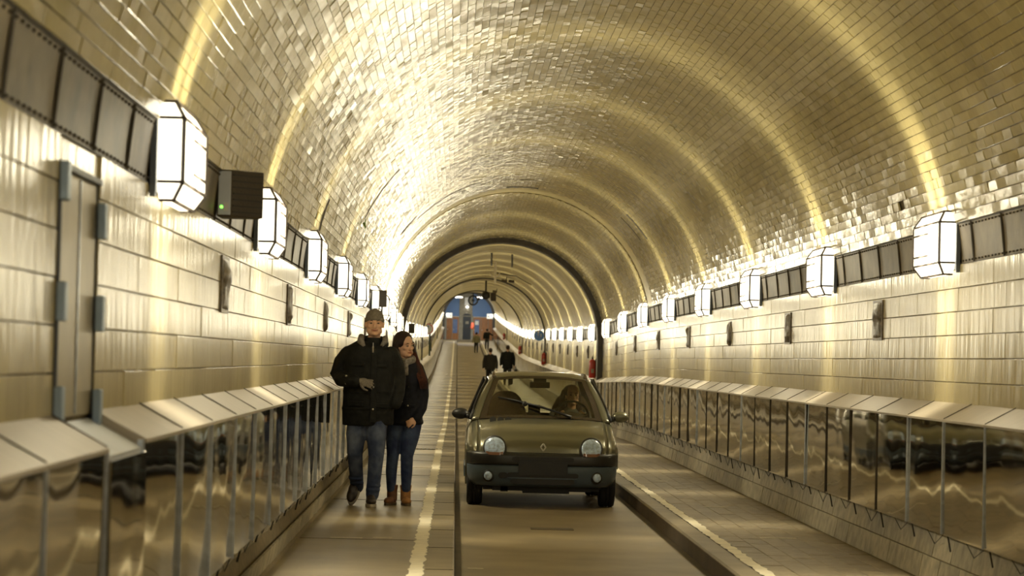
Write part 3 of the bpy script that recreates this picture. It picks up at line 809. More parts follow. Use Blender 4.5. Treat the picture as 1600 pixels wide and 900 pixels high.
# doors / rear quarter above the crease, and lower flank with wheel arches
door = [[(.770,1.0,.90),(.772,1.7,.93),(.765,2.5,.96),(.72,3.2,.97),(.64,3.38,.96)],
 [(.812,1.03,.76),(.818,1.7,.78),(.812,2.5,.79),(.77,3.2,.79),(.68,3.42,.79)],
 [(.819,1.05,.65),(.825,1.7,.65),(.82,2.5,.65),(.78,3.2,.65),(.69,3.44,.65)]]
for s in (1,-1): pobj('door_skin', [patch(door if s > 0 else flip(door), 16, 6)], M['paint'], car, .012)
def arch_side():
    out = [(.37,.60),(.37,.42)]
    for cy in (.66, 3.00):
        if cy < 1: pass
        for k in range(13):
            a = PI-PI*k/12; q = (cy+.315*math.cos(a), .275+.30*math.sin(a))
            if q[0] > .37: out.append(q)
        out += [(cy+.315,.20)]
        if cy < 1: out += [(3.0-.315,.20)]
    out += [(3.40,.25),(3.44,.65),(.5,.65)]
    return out
for s in (1,-1):
    mb = MB(); mb.prism(arch_side(), 'x', s*.795, s*.818); mb.build('flank', M['paint'], car)
    mb = MB(); mb.box((s*.822,1.83,.34), (.02,1.6,.12)); bevel(mb.build('side_strip', M['bumper'], car), .006)
# windscreen, pillars, roof
ws_ = [[(0,.83,.940),(.35,.87,.937),(.672,1.0,.915)],
 [(0,1.05,1.10),(.33,1.09,1.095),(.625,1.21,1.07)],
 [(0,1.32,1.26),(.29,1.35,1.253),(.566,1.44,1.225)],
 [(0,1.60,1.392),(.26,1.62,1.386),(.510,1.68,1.362)]]
wsf = full(ws_)
pobj('windscreen', [patch(wsf, 20, 14)], M['glass'], car)
bd = [patch(wsf,3,14,0,.055,0,1,.003), patch(wsf,3,14,.945,1,0,1,.003), patch(wsf,20,2,0,1,0,.055,.003), patch(wsf,20,2,0,1,.925,1,.003)]
pobj('windscreen_border', bd, M['frit'], car)
pil = [[(.676,1.0,.912),(.725,1.0,.912),(.772,1.02,.90)],
 [(.629,1.21,1.07),(.68,1.21,1.07),(.722,1.26,1.055)],
 [(.57,1.44,1.225),(.62,1.45,1.222),(.662,1.52,1.20)],
 [(.514,1.68,1.362),(.55,1.70,1.36),(.585,1.78,1.335)]]
for s in (1,-1): pobj('windscreen_pillar', [patch(pil if s > 0 else flip(pil), 6, 14)], M['paint'], car, .02)
roof = full([[(0,1.60,1.395),(.26,1.62,1.389),(.50,1.68,1.366),(.585,1.78,1.335)],
 [(0,1.85,1.430),(.26,1.87,1.425),(.49,1.92,1.405),(.592,1.98,1.36)],
 [(0,2.5,1.440),(.26,2.5,1.434),(.49,2.5,1.412),(.595,2.5,1.36)],
 [(0,3.12,1.39),(.26,3.10,1.385),(.48,3.05,1.365),(.58,3.0,1.32)]])
pobj('roof', [patch(roof, 24, 16)], M['paint'], car, .02)
for s in (1,-1):
    mb = MB(); ps = [(s*.515,1.70,1.378),(s*.518,1.85,1.404),(s*.518,1.98,1.412),(s*.518,2.5,1.418),(s*.50,3.02,1.372)]
    mb.tube(ps, [.022,.020,.016,.014,.014], 8); mb.build('roof_channel', M['car_trim'], car, True)
# side glass, window frames, centre and rear pillars
for s in (1,-1):
    g = [[(s*.765,1.08,.93),(s*.768,1.7,.945),(s*.76,2.5,.965),(s*.72,3.1,.975)],[(s*.592,1.80,1.335),(s*.60,2.1,1.35),(s*.598,2.6,1.35),(s*.585,2.95,1.32)]]
    pobj('side_window', [patch(g, 8, 4)], M['glass'], car)
    fr_ = MB()
    fr_.tube([(s*.775,1.02,.915),(s*.728,1.26,1.06),(s*.668,1.52,1.205),(s*.600,1.76,1.335),(s*.608,2.1,1.362),(s*.606,2.6,1.36),(s*.59,3.0,1.325),(s*.70,3.15,1.0)], .014, 6)
    fr_.build('window_seal', M['car_black'], car, True)
    b = MB(); b.bar((s*.768,2.05,.95),(s*.60,2.12,1.36),.03,.07); b.build('centre_pillar', M['car_black'], car)
    q = [[(s*.745,2.95,.96),(s*.64,3.38,.96)],[(s*.60,2.86,1.34),(s*.50,3.10,1.36)]]
    pobj('rear_pillar', [patch(q, 4, 4)], M['paint'], car, .02)
pobj('rear_window', [patch([[(-.60,3.40,.96),(0,3.44,.96),(.60,3.40,.96)],[(-.50,3.08,1.36),(0,3.14,1.385),(.50,3.08,1.36)]], 8, 4)], M['glass'], car)
pobj('tailgate', [patch([[(-.69,3.42,.30),(0,3.46,.30),(.69,3.42,.30)],[(-.64,3.40,.95),(0,3.44,.95),(.64,3.40,.95)]], 8, 4)], M['paint'], car, .02)
# bumper: dark upper band, blue grey lower part
def planrow(z, ins, k=1.0, xm=1.0):
    return [(0,-.02+ins,z),(.25*xm,-.015+ins,z),(.5*xm,.022+ins,z),(.66*xm,.085+ins,z),(.765*xm,.19+ins*k,z),(.812*xm,.36+ins*k,z)]
pobj('upper_bumper', [patch(full([planrow(.590,.05,.6,.985),planrow(.572,.012),planrow(.52,.0),planrow(.463,.0),planrow(.456,.02)]), 40, 10)], M['bumper_dark'], car, .02)
pobj('lower_bumper', [patch(full([planrow(.452,.010,1,.995),planrow(.40,.0,1,.99),planrow(.33,.005,1,.98),planrow(.27,.02,1,.95),planrow(.228,.06,1,.90)]), 40, 12)], M['bumper'], car, .02)
def rr(cx, cz, w, h, r, n=5):
    out = []
    for k, (sx, sz) in enumerate(((1,1),(-1,1),(-1,-1),(1,-1))):
        for i in range(n+1):
            a = PI/2*k+PI/2*i/n; out.append((cx+sx*(w/2-r)+r*math.cos(a), cz+sz*(h/2-r)+r*math.sin(a)))
    return out
def on_front(poly, yoff, depth, m, name, parent, curve=True):
    """flat prism bent to follow the bumper's plan curve"""
    def yb(x):
        x = abs(x); pts = [(0,-.02),(.25,-.015),(.5,.022),(.66,.085),(.765,.19),(.812,.36)]
        for i in range(len(pts)-1):
            if x <= pts[i+1][0]:
                t = (x-pts[i][0])/(pts[i+1][0]-pts[i][0]); t2 = t; return pts[i][1]+(pts[i+1][1]-pts[i][1])*t2
        return .36
    n = len(poly); cx = sum(p[0] for p in poly)/n; cz = sum(p[1] for p in poly)/n
    # slice the outline into columns so it can bend
    xs = sorted(set(round(p[0],3) for p in poly)); x0, x1 = xs[0], xs[-1]; K = 14
    def span(x):
        zs = []
        for i in range(n):
            a, b = poly[i], poly[(i+1)%n]
            if (a[0]-x)*(b[0]-x) <= 0 and abs(a[0]-b[0]) > 1e-9:
                t = (x-a[0])/(b[0]-a[0]); zs.append(a[1]+t*(b[1]-a[1]))
        return (min(zs), max(zs)) if zs else (cz,cz)
    vs = []; 
    for i in range(K+1):
        u = -math.cos(PI*i/K); x = (x0+x1)/2+u*(x1-x0)/2*.9995; a, b = span(x)
        y = yb(x)+yoff
        vs += [(x,y,a),(x,y,b),(x,y+depth,a),(x,y+depth,b)]
    fs = []
    for i in range(K):
        k = i*4; fs += [(k,k+4,k+5,k+1),(k+2,k+3,k+7,k+6),(k+1,k+5,k+7,k+3),(k,k+2,k+6,k+4)]
    fs += [(0,1,3,2),(4*K,4*K+2,4*K+3,4*K+1)]
    mb = MB(); mb.add(vs, fs); return mb.build(name, m, parent)
for z, w, h in ((.352,.76,.052),(.287,.68,.062)): 
    o = on_front(rr(0,z,w,h,h/2-.003), -.012, .02, M['car_black'], 'grille_slot', car); 
bar_ = on_front(rr(0,.321,.74,.012,.005), -.018, .02, M['bumper'], 'grille_bar', car)
on_front(rr(.0,.522,.66,.05,.024), -.006, .02, M['car_black'], 'upper_intake', car)
on_front(rr(-.42,.345,.10,.062,.03), -.008, .02, M['car_black'], 'side_vent', car)
for s in (-1,1):
    ang = -s*.28
    rot = Euler((0,0,ang)).to_matrix()
    f = MB(); f.lathe([(.0,-.012),(.060,-.010),(.066,.0),(.066,.05)], (0,0,0), 'y', 24); 
    o = f.build('fog_lamp', M['car_black'], car, True); o.location = (s*.575,.055,.335); o.rotation_euler = (0,0,-s*.35 if s<0 else -.35*s)
    o.rotation_euler = (0,0,s*.35)
    l = MB().ell((0,-.012,0),(.046,.018,.046)).build('fog_lens', M['hl_glass'], o, True)
plate = on_front(rr(0,.425,.52,.148,.012), -.034, .012, M['car_black'], 'number_plate', car); plate['label'] = 'plain black number plate'
# headlamps: round topped, flatter below
def lampshape(w, h):
    out = []
    for k in range(36):
        a = 2*PI*k/36; c, s_ = math.cos(a), math.sin(a)
        e = .95 if s_ > 0 else .50
        x = math.copysign(abs(c)**e, c)*w/2; z = math.copysign(abs(s_)**(.95 if s_ > 0 else .75), s_)*(h*.56 if s_ > 0 else h*.44)
        out.append((x, z))
    return out
for s in (-1,1):
    hl = bpy.data.objects.new('headlamp', None)
    def dome(w, h, d, y0, m, name, parent, zlim=None):
        base = lampshape(w, h); n = len(base); vs = []; K = 6
        for k in range(K):
            t = k/K; q = math.cos(t*PI/2)**.8; y = y0-d*math.sin(t*PI/2)
            vs += [(x*q, y, z*q) for x, z in base]
        vs.append((0,y0-d,0)); vs += [(x,y0+.07,z) for x,z in base]
        fs = [(k*n+i,k*n+(i+1)%n,(k+1)*n+(i+1)%n,(k+1)*n+i) for k in range(K-1) for i in range(n)]
        c = K*n; fs += [((K-1)*n+i,(K-1)*n+(i+1)%n,c) for i in range(n)]
        fs += [(i,(i+1)%n,c+1+(i+1)%n,c+1+i) for i in range(n)]
        vs2 = []
        for v in vs: # lean back with the bonnet
            z = v[2]; vs2.append((v[0], v[1]+z*.40+ s*v[0]*.42, z))
        return MB().add(vs2, fs).build(name, m, parent, True)
    o = dome(.245,.215,.010,.0,M['car_black'],'headlamp', car); o.location = (s*.515,.085,.640)
    g = dome(.215,.185,.030,-.006,M['hl_glass'],'lamp_glass', o)
    # amber strip low in the glass
    am = MB()
    for k in range(9):
        pass
    vs = []; K = 10
    for i in range(K+1):
        x = -.092+.184*i/K
        for z in (-.082,-.052):
            zz = z if abs(x) < .07 else z+.006
            r = (x/.1075)**2*.9+(z/.0925)**2*.5
            y = -.006-.030*math.sqrt(max(0,1-min(r,1)))-.008
            vs.append((x, y+zz*.40+s*x*.42, zz))
    am.add(vs, [(2*i,2*i+2,2*i+3,2*i+1) for i in range(K)])
    am.build('amber_strip', M['amber'], o, True)
M['emblem'] = mat('silver emblem', (.62,.60,.52), .35, .2)
# diamond emblem
mb = MB(); oz, W_, H_ = .648, .026, .038
for k, (a, b) in enumerate((((0,H_),(W_,0)),((W_,0),(0,-H_)),((0,-H_),(-W_,0)),((-W_,0),(0,H_)))):
    f_ = lambda p: (p[0], .035+(p[1])*.30, oz+p[1])
    mb.bar(f_(a), f_(b), .014, .012)
mb.build('diamond_emblem', M['emblem'], car)
for k in range(3):
    o = MB().prism(rr(0,0,.070,.085,.033), 'y', -.012, .03).build('bonnet_vent', M['car_black'], car); o.location = (-.53+k*.083,.755,.905); o.rotation_euler = (-.62,0,0)
# wiper: arm and blade lying across the glass
def on_ws(u, v, off=.02):
    vs, _ = patch(wsf, 1, 1, u, u+1e-4, v, v+1e-4, off); return Vector(vs[0])
mb = MB(); a, b, c = on_ws(.13,.44,.02), on_ws(.40,.20,.03), on_ws(.72,-.0,.03)
blade = MB().tube([on_ws(.12,.46,.012),on_ws(.28,.37,.014),on_ws(.46,.25,.014),on_ws(.58,.15,.012)], [.008,.012,.012,.008], 6); 
wp = blade.build('wiper', M['car_black'], car, True)
MB().tube([on_ws(.33,.30,.035),on_ws(.5,.18,.045),on_ws(.66,.05,.035),on_ws(.73,.0,.02)], [.010,.012,.014,.02], 6).build('wiper_arm', M['car_black'], wp, True)
MB().ell(on_ws(.37,.26,.03), (.03,.02,.03)).build('wiper_joint', M['car_black'], wp, True)
# mirrors
for s in (-1,1):
    m_ = MB()
    m_.ell((s*.885,1.16,.965), (.095,.065,.062), n=18, m=12); 
    mo = m_.build('door_mirror', M['paint'] if s > 0 else M['car_black'], car, True)
    MB().limb([(s*.77,1.12,.935),(s*.83,1.15,.945)], [.035,.028]).build('mirror_stalk', M['car_black'], mo, True)
    MB().ell((s*.885,1.205,.965), (.083,.03,.052)).build('mirror_glass', M['chrome'], mo, True)
# wheels
for cy, tr_ in ((.66,.715),(3.0,.69)):
    for s in (-1,1):
        t = MB(); R0 = .275
        prof = [(.17,-.080),(.235,-.085),(.262,-.080),(R0,-.060),(R0,-.022),(R0-.008,-.020),(R0-.008,-.014),(R0,-.012),(R0,.012),(R0-.008,.014),(R0-.008,.020),(R0,.022),(R0,.060),(.262,.080),(.235,.085),(.17,.080)]
        t.lathe(prof, (0,0,0), 'x', 40)
        wo = t.build('tyre', M['rubber'], car, True); wo.location = (s*tr_,cy,R0)
        rm = MB(); rm.lathe([(.175,s*.05),(.165,s*.062),(.15,s*.04),(.09,s*.045),(.05,s*.06),(.0,s*.06)], (0,0,0), 'x', 24)
        for k in range(7):
            a = 2*PI*k/7; rm.bar((s*.055,.05*math.cos(a),.05*math.sin(a)),(s*.06,.155*math.cos(a),.155*math.sin(a)),.03,.012)
        rm.build('wheel_rim', M['chrome'], wo)
u_ = MB(); u_.box((0,1.9,.24), (1.25,2.9,.14)); u_.box((0,.55,.22),(1.05,.5,.10)); u_.box((.05,.5,.175),(.5,.3,.06)); u_.box((-.4,.4,.185),(.08,.2,.05)); u_.box((.3,2.6,.19),(.4,.5,.12))
for s in (-1,1): u_.box((s*.62,.9,.40),(.06,1.0,.4))
u_.build('underbody', M['car_black'], car)
wb = MB()
for s in (-1,1):
    for cy in (.66,3.0): wb.box((s*.60,cy,.42),(.04,.66,.40))
wb.build('wheel_housing', M['car_black'], car)
bh = MB(); bh.box((0,1.03,.62),(1.34,.04,.50)); bh.build('bulkhead', M['interior'], car)
# cabin
mb = MB(); mb.prism([(.98,.88),(1.05,.925),(1.30,.93),(1.40,.88),(1.40,.70),(.98,.70)], 'x', -.66, .66); bevel(mb.build('dashboard', M['interior'], car), .02)
mb = MB(); mb.ell((.36,1.22,.955),(.17,.12,.045)); mb.build('instrument_hood', M['interior'], car, True)
MB().box((0,2.2,.34),(1.5,2.4,.04)).build('cabin_floor', M['interior'], car)
MB().box((0,3.0,.66),(1.3,.5,.50)).build('rear_bench', M['seat'], car)
for s in (-1,1):
    mb = MB()
    def sec(z): return z
    mb.tube([(s*.37,1.86,.50),(s*.37,1.90,.72),(s*.37,1.95,.92),(s*.37,1.98,1.05),(s*.37,2.0,1.14),(s*.37,2.01,1.19),(s*.37,2.01,1.215)], [(.07,.25),(.08,.26),(.08,.25),(.07,.21),(.06,.165),(.045,.115),(.02,.05)], 20)
    st = mb.build('seat', M['seat'], car, True)
    bevel(MB().box((s*.37,1.66,.55),(.48,.5,.16)).build('seat_cushion', M['seat'], st), .05)
for k in range(1):
    sw = MB(); K = 28; ps = []
    c = Vector((.36,1.46,.955)); rot = Euler((.45,0,0)).to_matrix()
    vs = []
    for i in range(K+1):
        a = 2*PI*i/K; ps.append(c+rot @ Vector((.185*math.cos(a),0,.185*math.sin(a))))
    sw.tube(ps, .014, 8, cap=False)
    so = sw.build('steering_wheel', M['car_black'], car, True)
    h_ = MB(); h_.ell(c,(.06,.03,.05)); 
    for a in (.2,PI-.2,-PI/2): h_.bar(c, c+rot @ Vector((.18*math.cos(a),0,.18*math.sin(a))), .03,.015)
    h_.build('wheel_hub', M['interior'], so)
mi = bevel(MB().box((.0,1.60,1.295),(.225,.04,.070)).build('inner_mirror', M['interior'], car), .012)
MB().box((.0,1.60,1.352),(.14,.05,.045)).build('mirror_foot', M['interior'], mi)
MB().box((-.02,2.85,1.0),(.14,.08,.10)).build('parcel', M['interior'], car)
MB().limb([(-.30,2.9,1.36),(-.30,2.9,1.30)], .025).build('seat_belt_anchor', M['interior'], car)

# ================================================================== PEOPLE
M['skin'] = mat('skin', (.74,.45,.30), .5, var=.05, scale=20)
M['lip'] = mat('lips', (.38,.13,.10), .45)
M['eye'] = mat('eye white', (.30,.24,.19), .5); M['iris'] = mat('dark iris', (.03,.025,.02), .25)
M['coat'] = mat('black parka cloth', (.009,.0095,.0085), .75, var=.5, scale=18, bump=.9, bscale=16, spec=.3)
M['coat2'] = mat('dark navy wool coat', (.009,.010,.017), .75, var=.4, scale=18, bump=.9, bscale=16, spec=.25)
M['knit'] = mat('grey knit wool', (.21,.185,.15), .9, var=.25, scale=90, bump=.6, bscale=160)
M['fleece'] = mat('grey fleece lining', (.22,.20,.18), .95, var=.3, scale=60, bump=.6, bscale=80)
def denim(name, col, fade):
    m, nt, b = new_mat(name); L = nt.links
    tc = N(nt,'ShaderNodeTexCoord'); no = N(nt,'ShaderNodeTexNoise'); no.inputs['Scale'].default_value = 5; L.new(tc.outputs['Object'], no.inputs['Vector'])
    mx = N(nt,'ShaderNodeMix', data_type='RGBA'); mr = N(nt,'ShaderNodeMapRange'); mr.inputs['From Min'].default_value = .42; mr.inputs['From Max'].default_value = .68
    L.new(no.outputs['Fac'], mr.inputs['Value']); L.new(mr.outputs[0], mx.inputs['Factor'])
    mx.inputs['A'].default_value = (*col,1); mx.inputs['B'].default_value = (*fade,1); L.new(mx.outputs['Result'], b.inputs['Base Color'])
    b.inputs['Roughness'].default_value = .85
    n2 = N(nt,'ShaderNodeTexNoise'); n2.inputs['Scale'].default_value = 14; L.new(tc.outputs['Object'], n2.inputs['Vector'])
    bp = N(nt,'ShaderNodeBump'); bp.inputs['Strength'].default_value = .8; bp.inputs['Distance'].default_value = .02; L.new(n2.outputs['Fac'], bp.inputs['Height']); L.new(bp.outputs[0], b.inputs['Normal'])
    return m
M['jeans'] = denim('faded blue jeans', (.030,.045,.10), (.14,.17,.25))
M['jeans2'] = denim('blue skinny jeans', (.016,.028,.085), (.055,.085,.17))
M['shoe'] = mat('dark brown leather', (.035,.025,.018), .5, var=.3, scale=20)
M['sole'] = mat('pale rubber sole', (.35,.31,.24), .6)
M['boot_brown'] = mat('brown suede boot', (.15,.065,.03), .8, var=.25, scale=20)
M['boot_tan'] = mat('tan suede boot', (.36,.17,.055), .8, var=.2, scale=20)
M['hair'] = mat('dark reddish brown hair', (.035,.014,.009), .45, var=.5, scale=30, stretch=(60,60,3), bump=.8, bscale=12, spec=.5)
M['hair_red'] = mat('reddish hair ends', (.085,.024,.013), .45, var=.5, scale=30, stretch=(60,60,3), bump=.8, bscale=12)
M['silver'] = mat('silver zip', (.6,.58,.55), .3, .9)
M['scarf'] = mat('grey patterned scarf', (.24,.22,.20), .9, var=.5, scale=40, bump=.5, bscale=80)

def head(parent, c, r=1.0, yaw=0.0, tilt=0.0, nod=0.0, skin='skin', body=None, hair=None, smile=False):
    """one continuous head and neck with cranium, jaw, nose, ears, brow and lips; looks towards -y"""
    h = bpy.data.objects.new('head', None)
    mb = MB()
    mb.ell((0,.012,.045), (.076,.095,.088), n=24, m=16)           # cranium
    mb.ell((0,-.012,-.015), (.066,.078,.085), n=24, m=16)         # face mass
    mb.ell((0,-.035,-.078), (.042,.042,.034), n=18, m=12)         # chin and jaw
    for s in (-1,1):
        mb.ell((s*.038,-.030,-.058), (.030,.045,.038)); mb.ell((s*.040,-.062,-.012), (.024,.020,.022))
        mb.ell((s*.077,.012,-.002), (.010,.022,.032))             # ear
        mb.ell((s*.030,-.076,.034), (.026,.012,.009))             # brow
    mb.tube([(0,-.083,.022),(0,-.094,.0),(0,-.105,-.022)], [.009,.012,.015], 10); mb.ell((0,-.100,-.024), (.019,.013,.012))
    mb.ell((0,-.078,-.048), (.027,.014,.014)); mb.ell((0,-.074,-.085), (.024,.018,.014))
    mb.tube([(0,.022,-.05),(0,.022,-.11),(0,.03,-.19)], [.055,.054,.062], 16)
    o = mb.blob('head', M[skin], parent, .0055, 3)
    for s in (-1,1):
        e = MB().ell((s*.031,-.0815,.014), (.0135,.009,.0065)).build('eye', M['eye'], o, True)
        MB().ell((s*.031+yaw*.004,-.0885,.014), (.006,.0035,.006)).build('iris', M['iris'], o, True)
        MB().tube([(s*.016,-.088,.036),(s*.032,-.088,.041),(s*.048,-.078,.036)], [.003,.004,.002], 6).build('eyebrow', M['hair'], o, True)
    w_ = .027 if smile else .022
    MB().tube([(-w_,-.084,-.050+(.004 if smile else 0)),(0,-.0945,-.052),(w_,-.084,-.050+(.004 if smile else 0))], [.003,.0065,.003], 8).build('lips', M['lip'], o, True)
    o.scale = (r,r,r); o.location = c; o.rotation_euler = (nod, tilt, yaw)
    return o
def hand_mb(mb, wrist, d, up, r=1.0, curl=.5, side=1):
    """palm and five separate bent fingers; d = pointing direction, up = back of the hand"""
    d = Vector(d).normalized(); up = Vector(up); up = (up-d*up.dot(d)).normalized(); sd = d.cross(up)*side; w = Vector(wrist)
    Rm = Matrix((sd, d, up)).transposed()
    mb.ell(w+d*.045*r, (.040*r,.052*r,.019*r), Rm); mb.ell(w, (.026*r,.03*r,.02*r), Rm)
    for k, (off, ln) in enumerate(((-.030,.062),(-.010,.072),(.010,.068),(.029,.054))):
        b = w+d*.082*r+sd*off*r; p = [b]; a = curl*.5
        for j, f in enumerate((.45,.32,.23)):
            dd = d*math.cos(a)-up*math.sin(a); p.append(p[-1]+dd*ln*f*r+sd*off*.12*r); a += curl
        mb.limb(p, [.0095*r,.009*r,.008*r,.007*r], 8)
    b = w+d*.030*r-sd*.036*r
    mb.limb([b, b+d*.028*r-sd*.022*r-up*.006*r, b+d*.058*r-sd*.024*r-up*.018*r], [.012*r,.0105*r,.009*r], 8)
def shoe(parent, ankle, yaw, pitch, m, sole, name='shoe', high=.0, L=.29, W=.052):
    o = MB(); 
    o.ell((0,-.10,.035), (W,.105,.040), n=16, m=10); o.ell((0,.03,.040), (W*.85,.075,.050)); o.tube([(0,.03,.04),(0,.035,.10),(0,.04,.14+high)], [(.055,.048),(.05,.045),(.056,.052)], 14); o.ell((0,-.05,.055),(W*.85,.08,.045))
    b = o.blob(name, M[m], parent, .007, 2)
    s = MB(); pts = []
    for k in range(20):
        a = 2*PI*k/20; pts.append((W*1.04*math.cos(a)*(1 if math.sin(a) < .3 else .86), -.045+.165*math.sin(a)))
    s.prism(pts, 'z', -.018, .012); bevel(s.build('sole', M[sole], b), .004)
    for k in range(4): MB().limb([(-.02,-.035-k*.022,.088-k*.008),(.02,-.035-k*.022,.088-k*.008)], .0035, 6).build('lace', M['car_trim'], b, True)
    b.location = ankle; b.rotation_euler = (pitch,0,yaw)
    return b

# ---- the man (origin between his feet)
man = empty('person', pt(-.79, 24.4, WALK), 'man in black parka, grey beanie and grey gloves walking with one hand at his chest', 'person')
body = MB()   # one continuous body: legs, hips, trunk, arms
LP = dict(
 hipL=(-.125,.03,.88), kneeL=(-.150,.0,.50), ankL=(-.130,.26,.17),
 hipR=(.045,.0,.88), kneeR=(.052,-.06,.48), ankR=(.024,-.02,.11))
jm = MB()
jm.tube([(-.04,.02,1.0),(-.04,.02,.86)], [(.13,.19),(.13,.195)], 18)
jm.limb([LP['hipL'],(-.145,-.01,.68),LP['kneeL'],(-.142,.10,.34),LP['ankL']], [.105,.096,.074,.068,.062], 14)
jm.limb([LP['hipR'],(.050,-.045,.68),LP['kneeR'],(.040,-.045,.30),LP['ankR']], [.105,.097,.075,.068,.064], 14)
for (a, b_, z) in ((-.142,.14,.25),(-.135,.19,.21),(.036,-.035,.20),(.03,-.03,.16),(.045,-.05,.40),(-.147,.04,.42)): jm.ell((a,b_,z),(.073,.075,.013))
jm.blob('jeans', M['jeans'], man, .011, 2)
pk = MB()
pk.tube([(-.035,.03,.775),(-.038,.02,.90),(-.04,.01,1.06),(-.042,.0,1.24),(-.042,.0,1.40),(-.042,.01,1.49),(-.03,.02,1.545)],
  [(.155,.245),(.160,.248),(.150,.238),(.152,.240),(.148,.250),(.130,.225),(.09,.13)], 26)
pk.limb([(-.235,.02,1.44),(-.30,.04,1.36),(-.335,.03,1.25),(-.30,-.08,1.195),(-.20,-.17,1.185),(-.150,-.19,1.185)], [.085,.082,.072,.066,.058,.052], 14)
pk.limb([(.165,.02,1.44),(.215,.05,1.34),(.245,.07,1.22),(.245,.0,1.08),(.225,-.06,.98)], [.088,.082,.072,.064,.056], 14)
for z, k in ((.93,.252),(1.09,.244)): pk.tube([(-.04,.012,z-.006),(-.04,.012,z+.006)], [(.165,k),(.165,k)], 24)
for (x,y,z) in ((-.315,.04,1.31),(-.335,.03,1.255),(-.29,-.09,1.195)): pk.ell((x,y,z),(.082,.072,.02))
parka = pk.blob('parka', M['coat'], man, .011, 2)
# collar, hood roll with grey lining, placket, pockets, poppers, zip
cl_ = MB(); cl_.tube([(-.085,-.07,1.50),(-.115,-.0,1.545),(-.095,.09,1.57),(-.005,.13,1.585),(.085,.09,1.57),(.105,.0,1.545),(.065,-.07,1.49)], [.032,.042,.05,.055,.05,.042,.032], 12)
cl_.tube([(-.0,-.0,1.47),(0,.0,1.56),(0,.0,1.605)], [(.105,.098),(.092,.086),(.088,.082)], 18); cl_.blob('collar', M['coat'], parka, .009, 2)
MB().tube([(-.085,-.10,1.515),(-.122,-.06,1.565),(-.118,.0,1.615)], [.016,.036,.030], 10).build('hood_lining', M['fleece'], parka, True)
MB().tube([(.080,-.10,1.53),(.112,-.06,1.57),(.108,.0,1.605)], [.014,.030,.026], 10).build('hood_lining', M['fleece'], parka, True)
pl2 = MB(); pl2.box((.015,-.158,1.13), (.055,.012,.66), Euler((0,0,0)).to_matrix()); bevel(pl2.build('placket', M['coat'], parka), .005)
for (x,z,w2,h2) in ((-.14,1.345,.13,.03),(.075,1.34,.11,.03),(-.15,.975,.15,.045),(.10,.96,.13,.04)):
    q = bevel(MB().box((x,-.140 if abs(x+.04)<.13 else -.128,z), (w2,.025,h2), Euler((0,0,.0 if abs(x)<.12 else (-.35 if x<0 else .35))).to_matrix()).build('pocket_flap', M['coat'], parka), .006)
for (x,y,z) in ((.012,-.168,1.135),(.012,-.168,.925),(-.245,-.185,1.235),(-.245,-.19,1.165),(.02,-.15,1.40)):
    MB().lathe([(.0,-.006),(.010,-.004),(.011,.004),(0,.005)], (x,y,z), 'y', 12).build('popper', M['silver'], parka, True)
MB().box((.0,-.128,1.475), (.016,.012,.09), Euler((.25,0,0)).to_matrix()).build('zip', M['silver'], parka)
MB().box((.0,-.118,1.53), (.008,.02,.05), Euler((.1,0,0)).to_matrix()).build('zip_pull', M['silver'], parka)
gl_ = MB(); hand_mb(gl_, (-.125,-.195,1.188), (.95,-.02,-.18), (-.1,-1,.25), 1.08, .55, -1); gl_.limb([(-.165,-.18,1.187),(-.12,-.196,1.188)], [.034,.032])
gl_.blob('glove', M['knit'], man, .006, 1)
shoe(man, (.012,-.01,.020), .05, 0, 'shoe', 'sole')
shoe(man, (-.150,.26,.150), -.25, .75, 'shoe', 'sole')
hd = head(man, (.004,-.01,1.728), 1.02, yaw=.05, nod=.03, smile=True); hd.scale = (1.10,1.03,1.02)
bn = MB(); bn.ell((0,.018,.045), (.089,.112,.090), n=26, m=16); bn.tube([(0,.015,.004),(0,.015,.05)], [(.112,.091),(.113,.090)], 24)
b_ = MB(); 
be = empty('tmp',(0,0,0)); bpy.data.objects.remove(be)
bo = bn.blob('beanie', M['knit'], man, .007, 2); bo.location = (.004,-.008,1.748); bo.rotation_euler = (-.20,0,.05)
MB().tube([(0,.016,.002),(0,.016,.03)], [(.115,.0945),(.115,.0945)], 26).build('beanie_rim', M['knit'], bo, True)
MB().lathe([(0,-.006),(.013,-.004),(.013,.004),(0,.006)], (.066,-.082,.012), 'y', 16).build('white_disc', M['sole'], bo, True)  # small plain white disc at the beanie's rim

# ---- the woman
wom = empty('person', pt(-.505, 24.75, WALK), 'woman with long reddish brown hair in dark coat walking arm in arm with the man', 'person')
jw = MB()
jw.tube([(.02,.02,.96),(.02,.02,.80)], [(.115,.15),(.12,.165)], 18)
jw.limb([(-.055,.02,.80),(-.08,.0,.66),(-.085,-.02,.48),(-.095,.0,.32),(-.092,.02,.15)], [.088,.080,.060,.056,.045], 14)
jw.limb([(.095,.02,.80),(.080,-.03,.66),(.052,-.05,.475),(.052,-.01,.32),(.050,.01,.15)], [.098,.088,.062,.058,.045], 14)
for (a, b_, z) in ((-.085,-.015,.45),(.053,-.045,.445),(.053,-.04,.50)): jw.ell((a,b_,z),(.062,.062,.012))
jw.blob('jeans', M['jeans2'], wom, .010, 2)
cw_ = MB()
cw_.tube([(.035,.02,.775),(.03,.015,.90),(.022,.01,1.03),(.02,.0,1.18),(.02,.0,1.29),(.02,.01,1.36),(.02,.015,1.405)], [(.135,.165),(.13,.160),(.115,.150),(.12,.160),(.11,.165),(.09,.13),(.06,.07)], 24)
cw_.limb([(.125,.02,1.32),(.175,.03,1.20),(.195,.03,1.06),(.185,-.03,.94),(.140,-.10,.845)], [.068,.064,.056,.050,.044], 14)
cw_.limb([(-.085,.02,1.32),(-.14,.04,1.20),(-.15,.02,1.07),(-.10,-.10,1.06)], [.068,.064,.056,.05], 14)
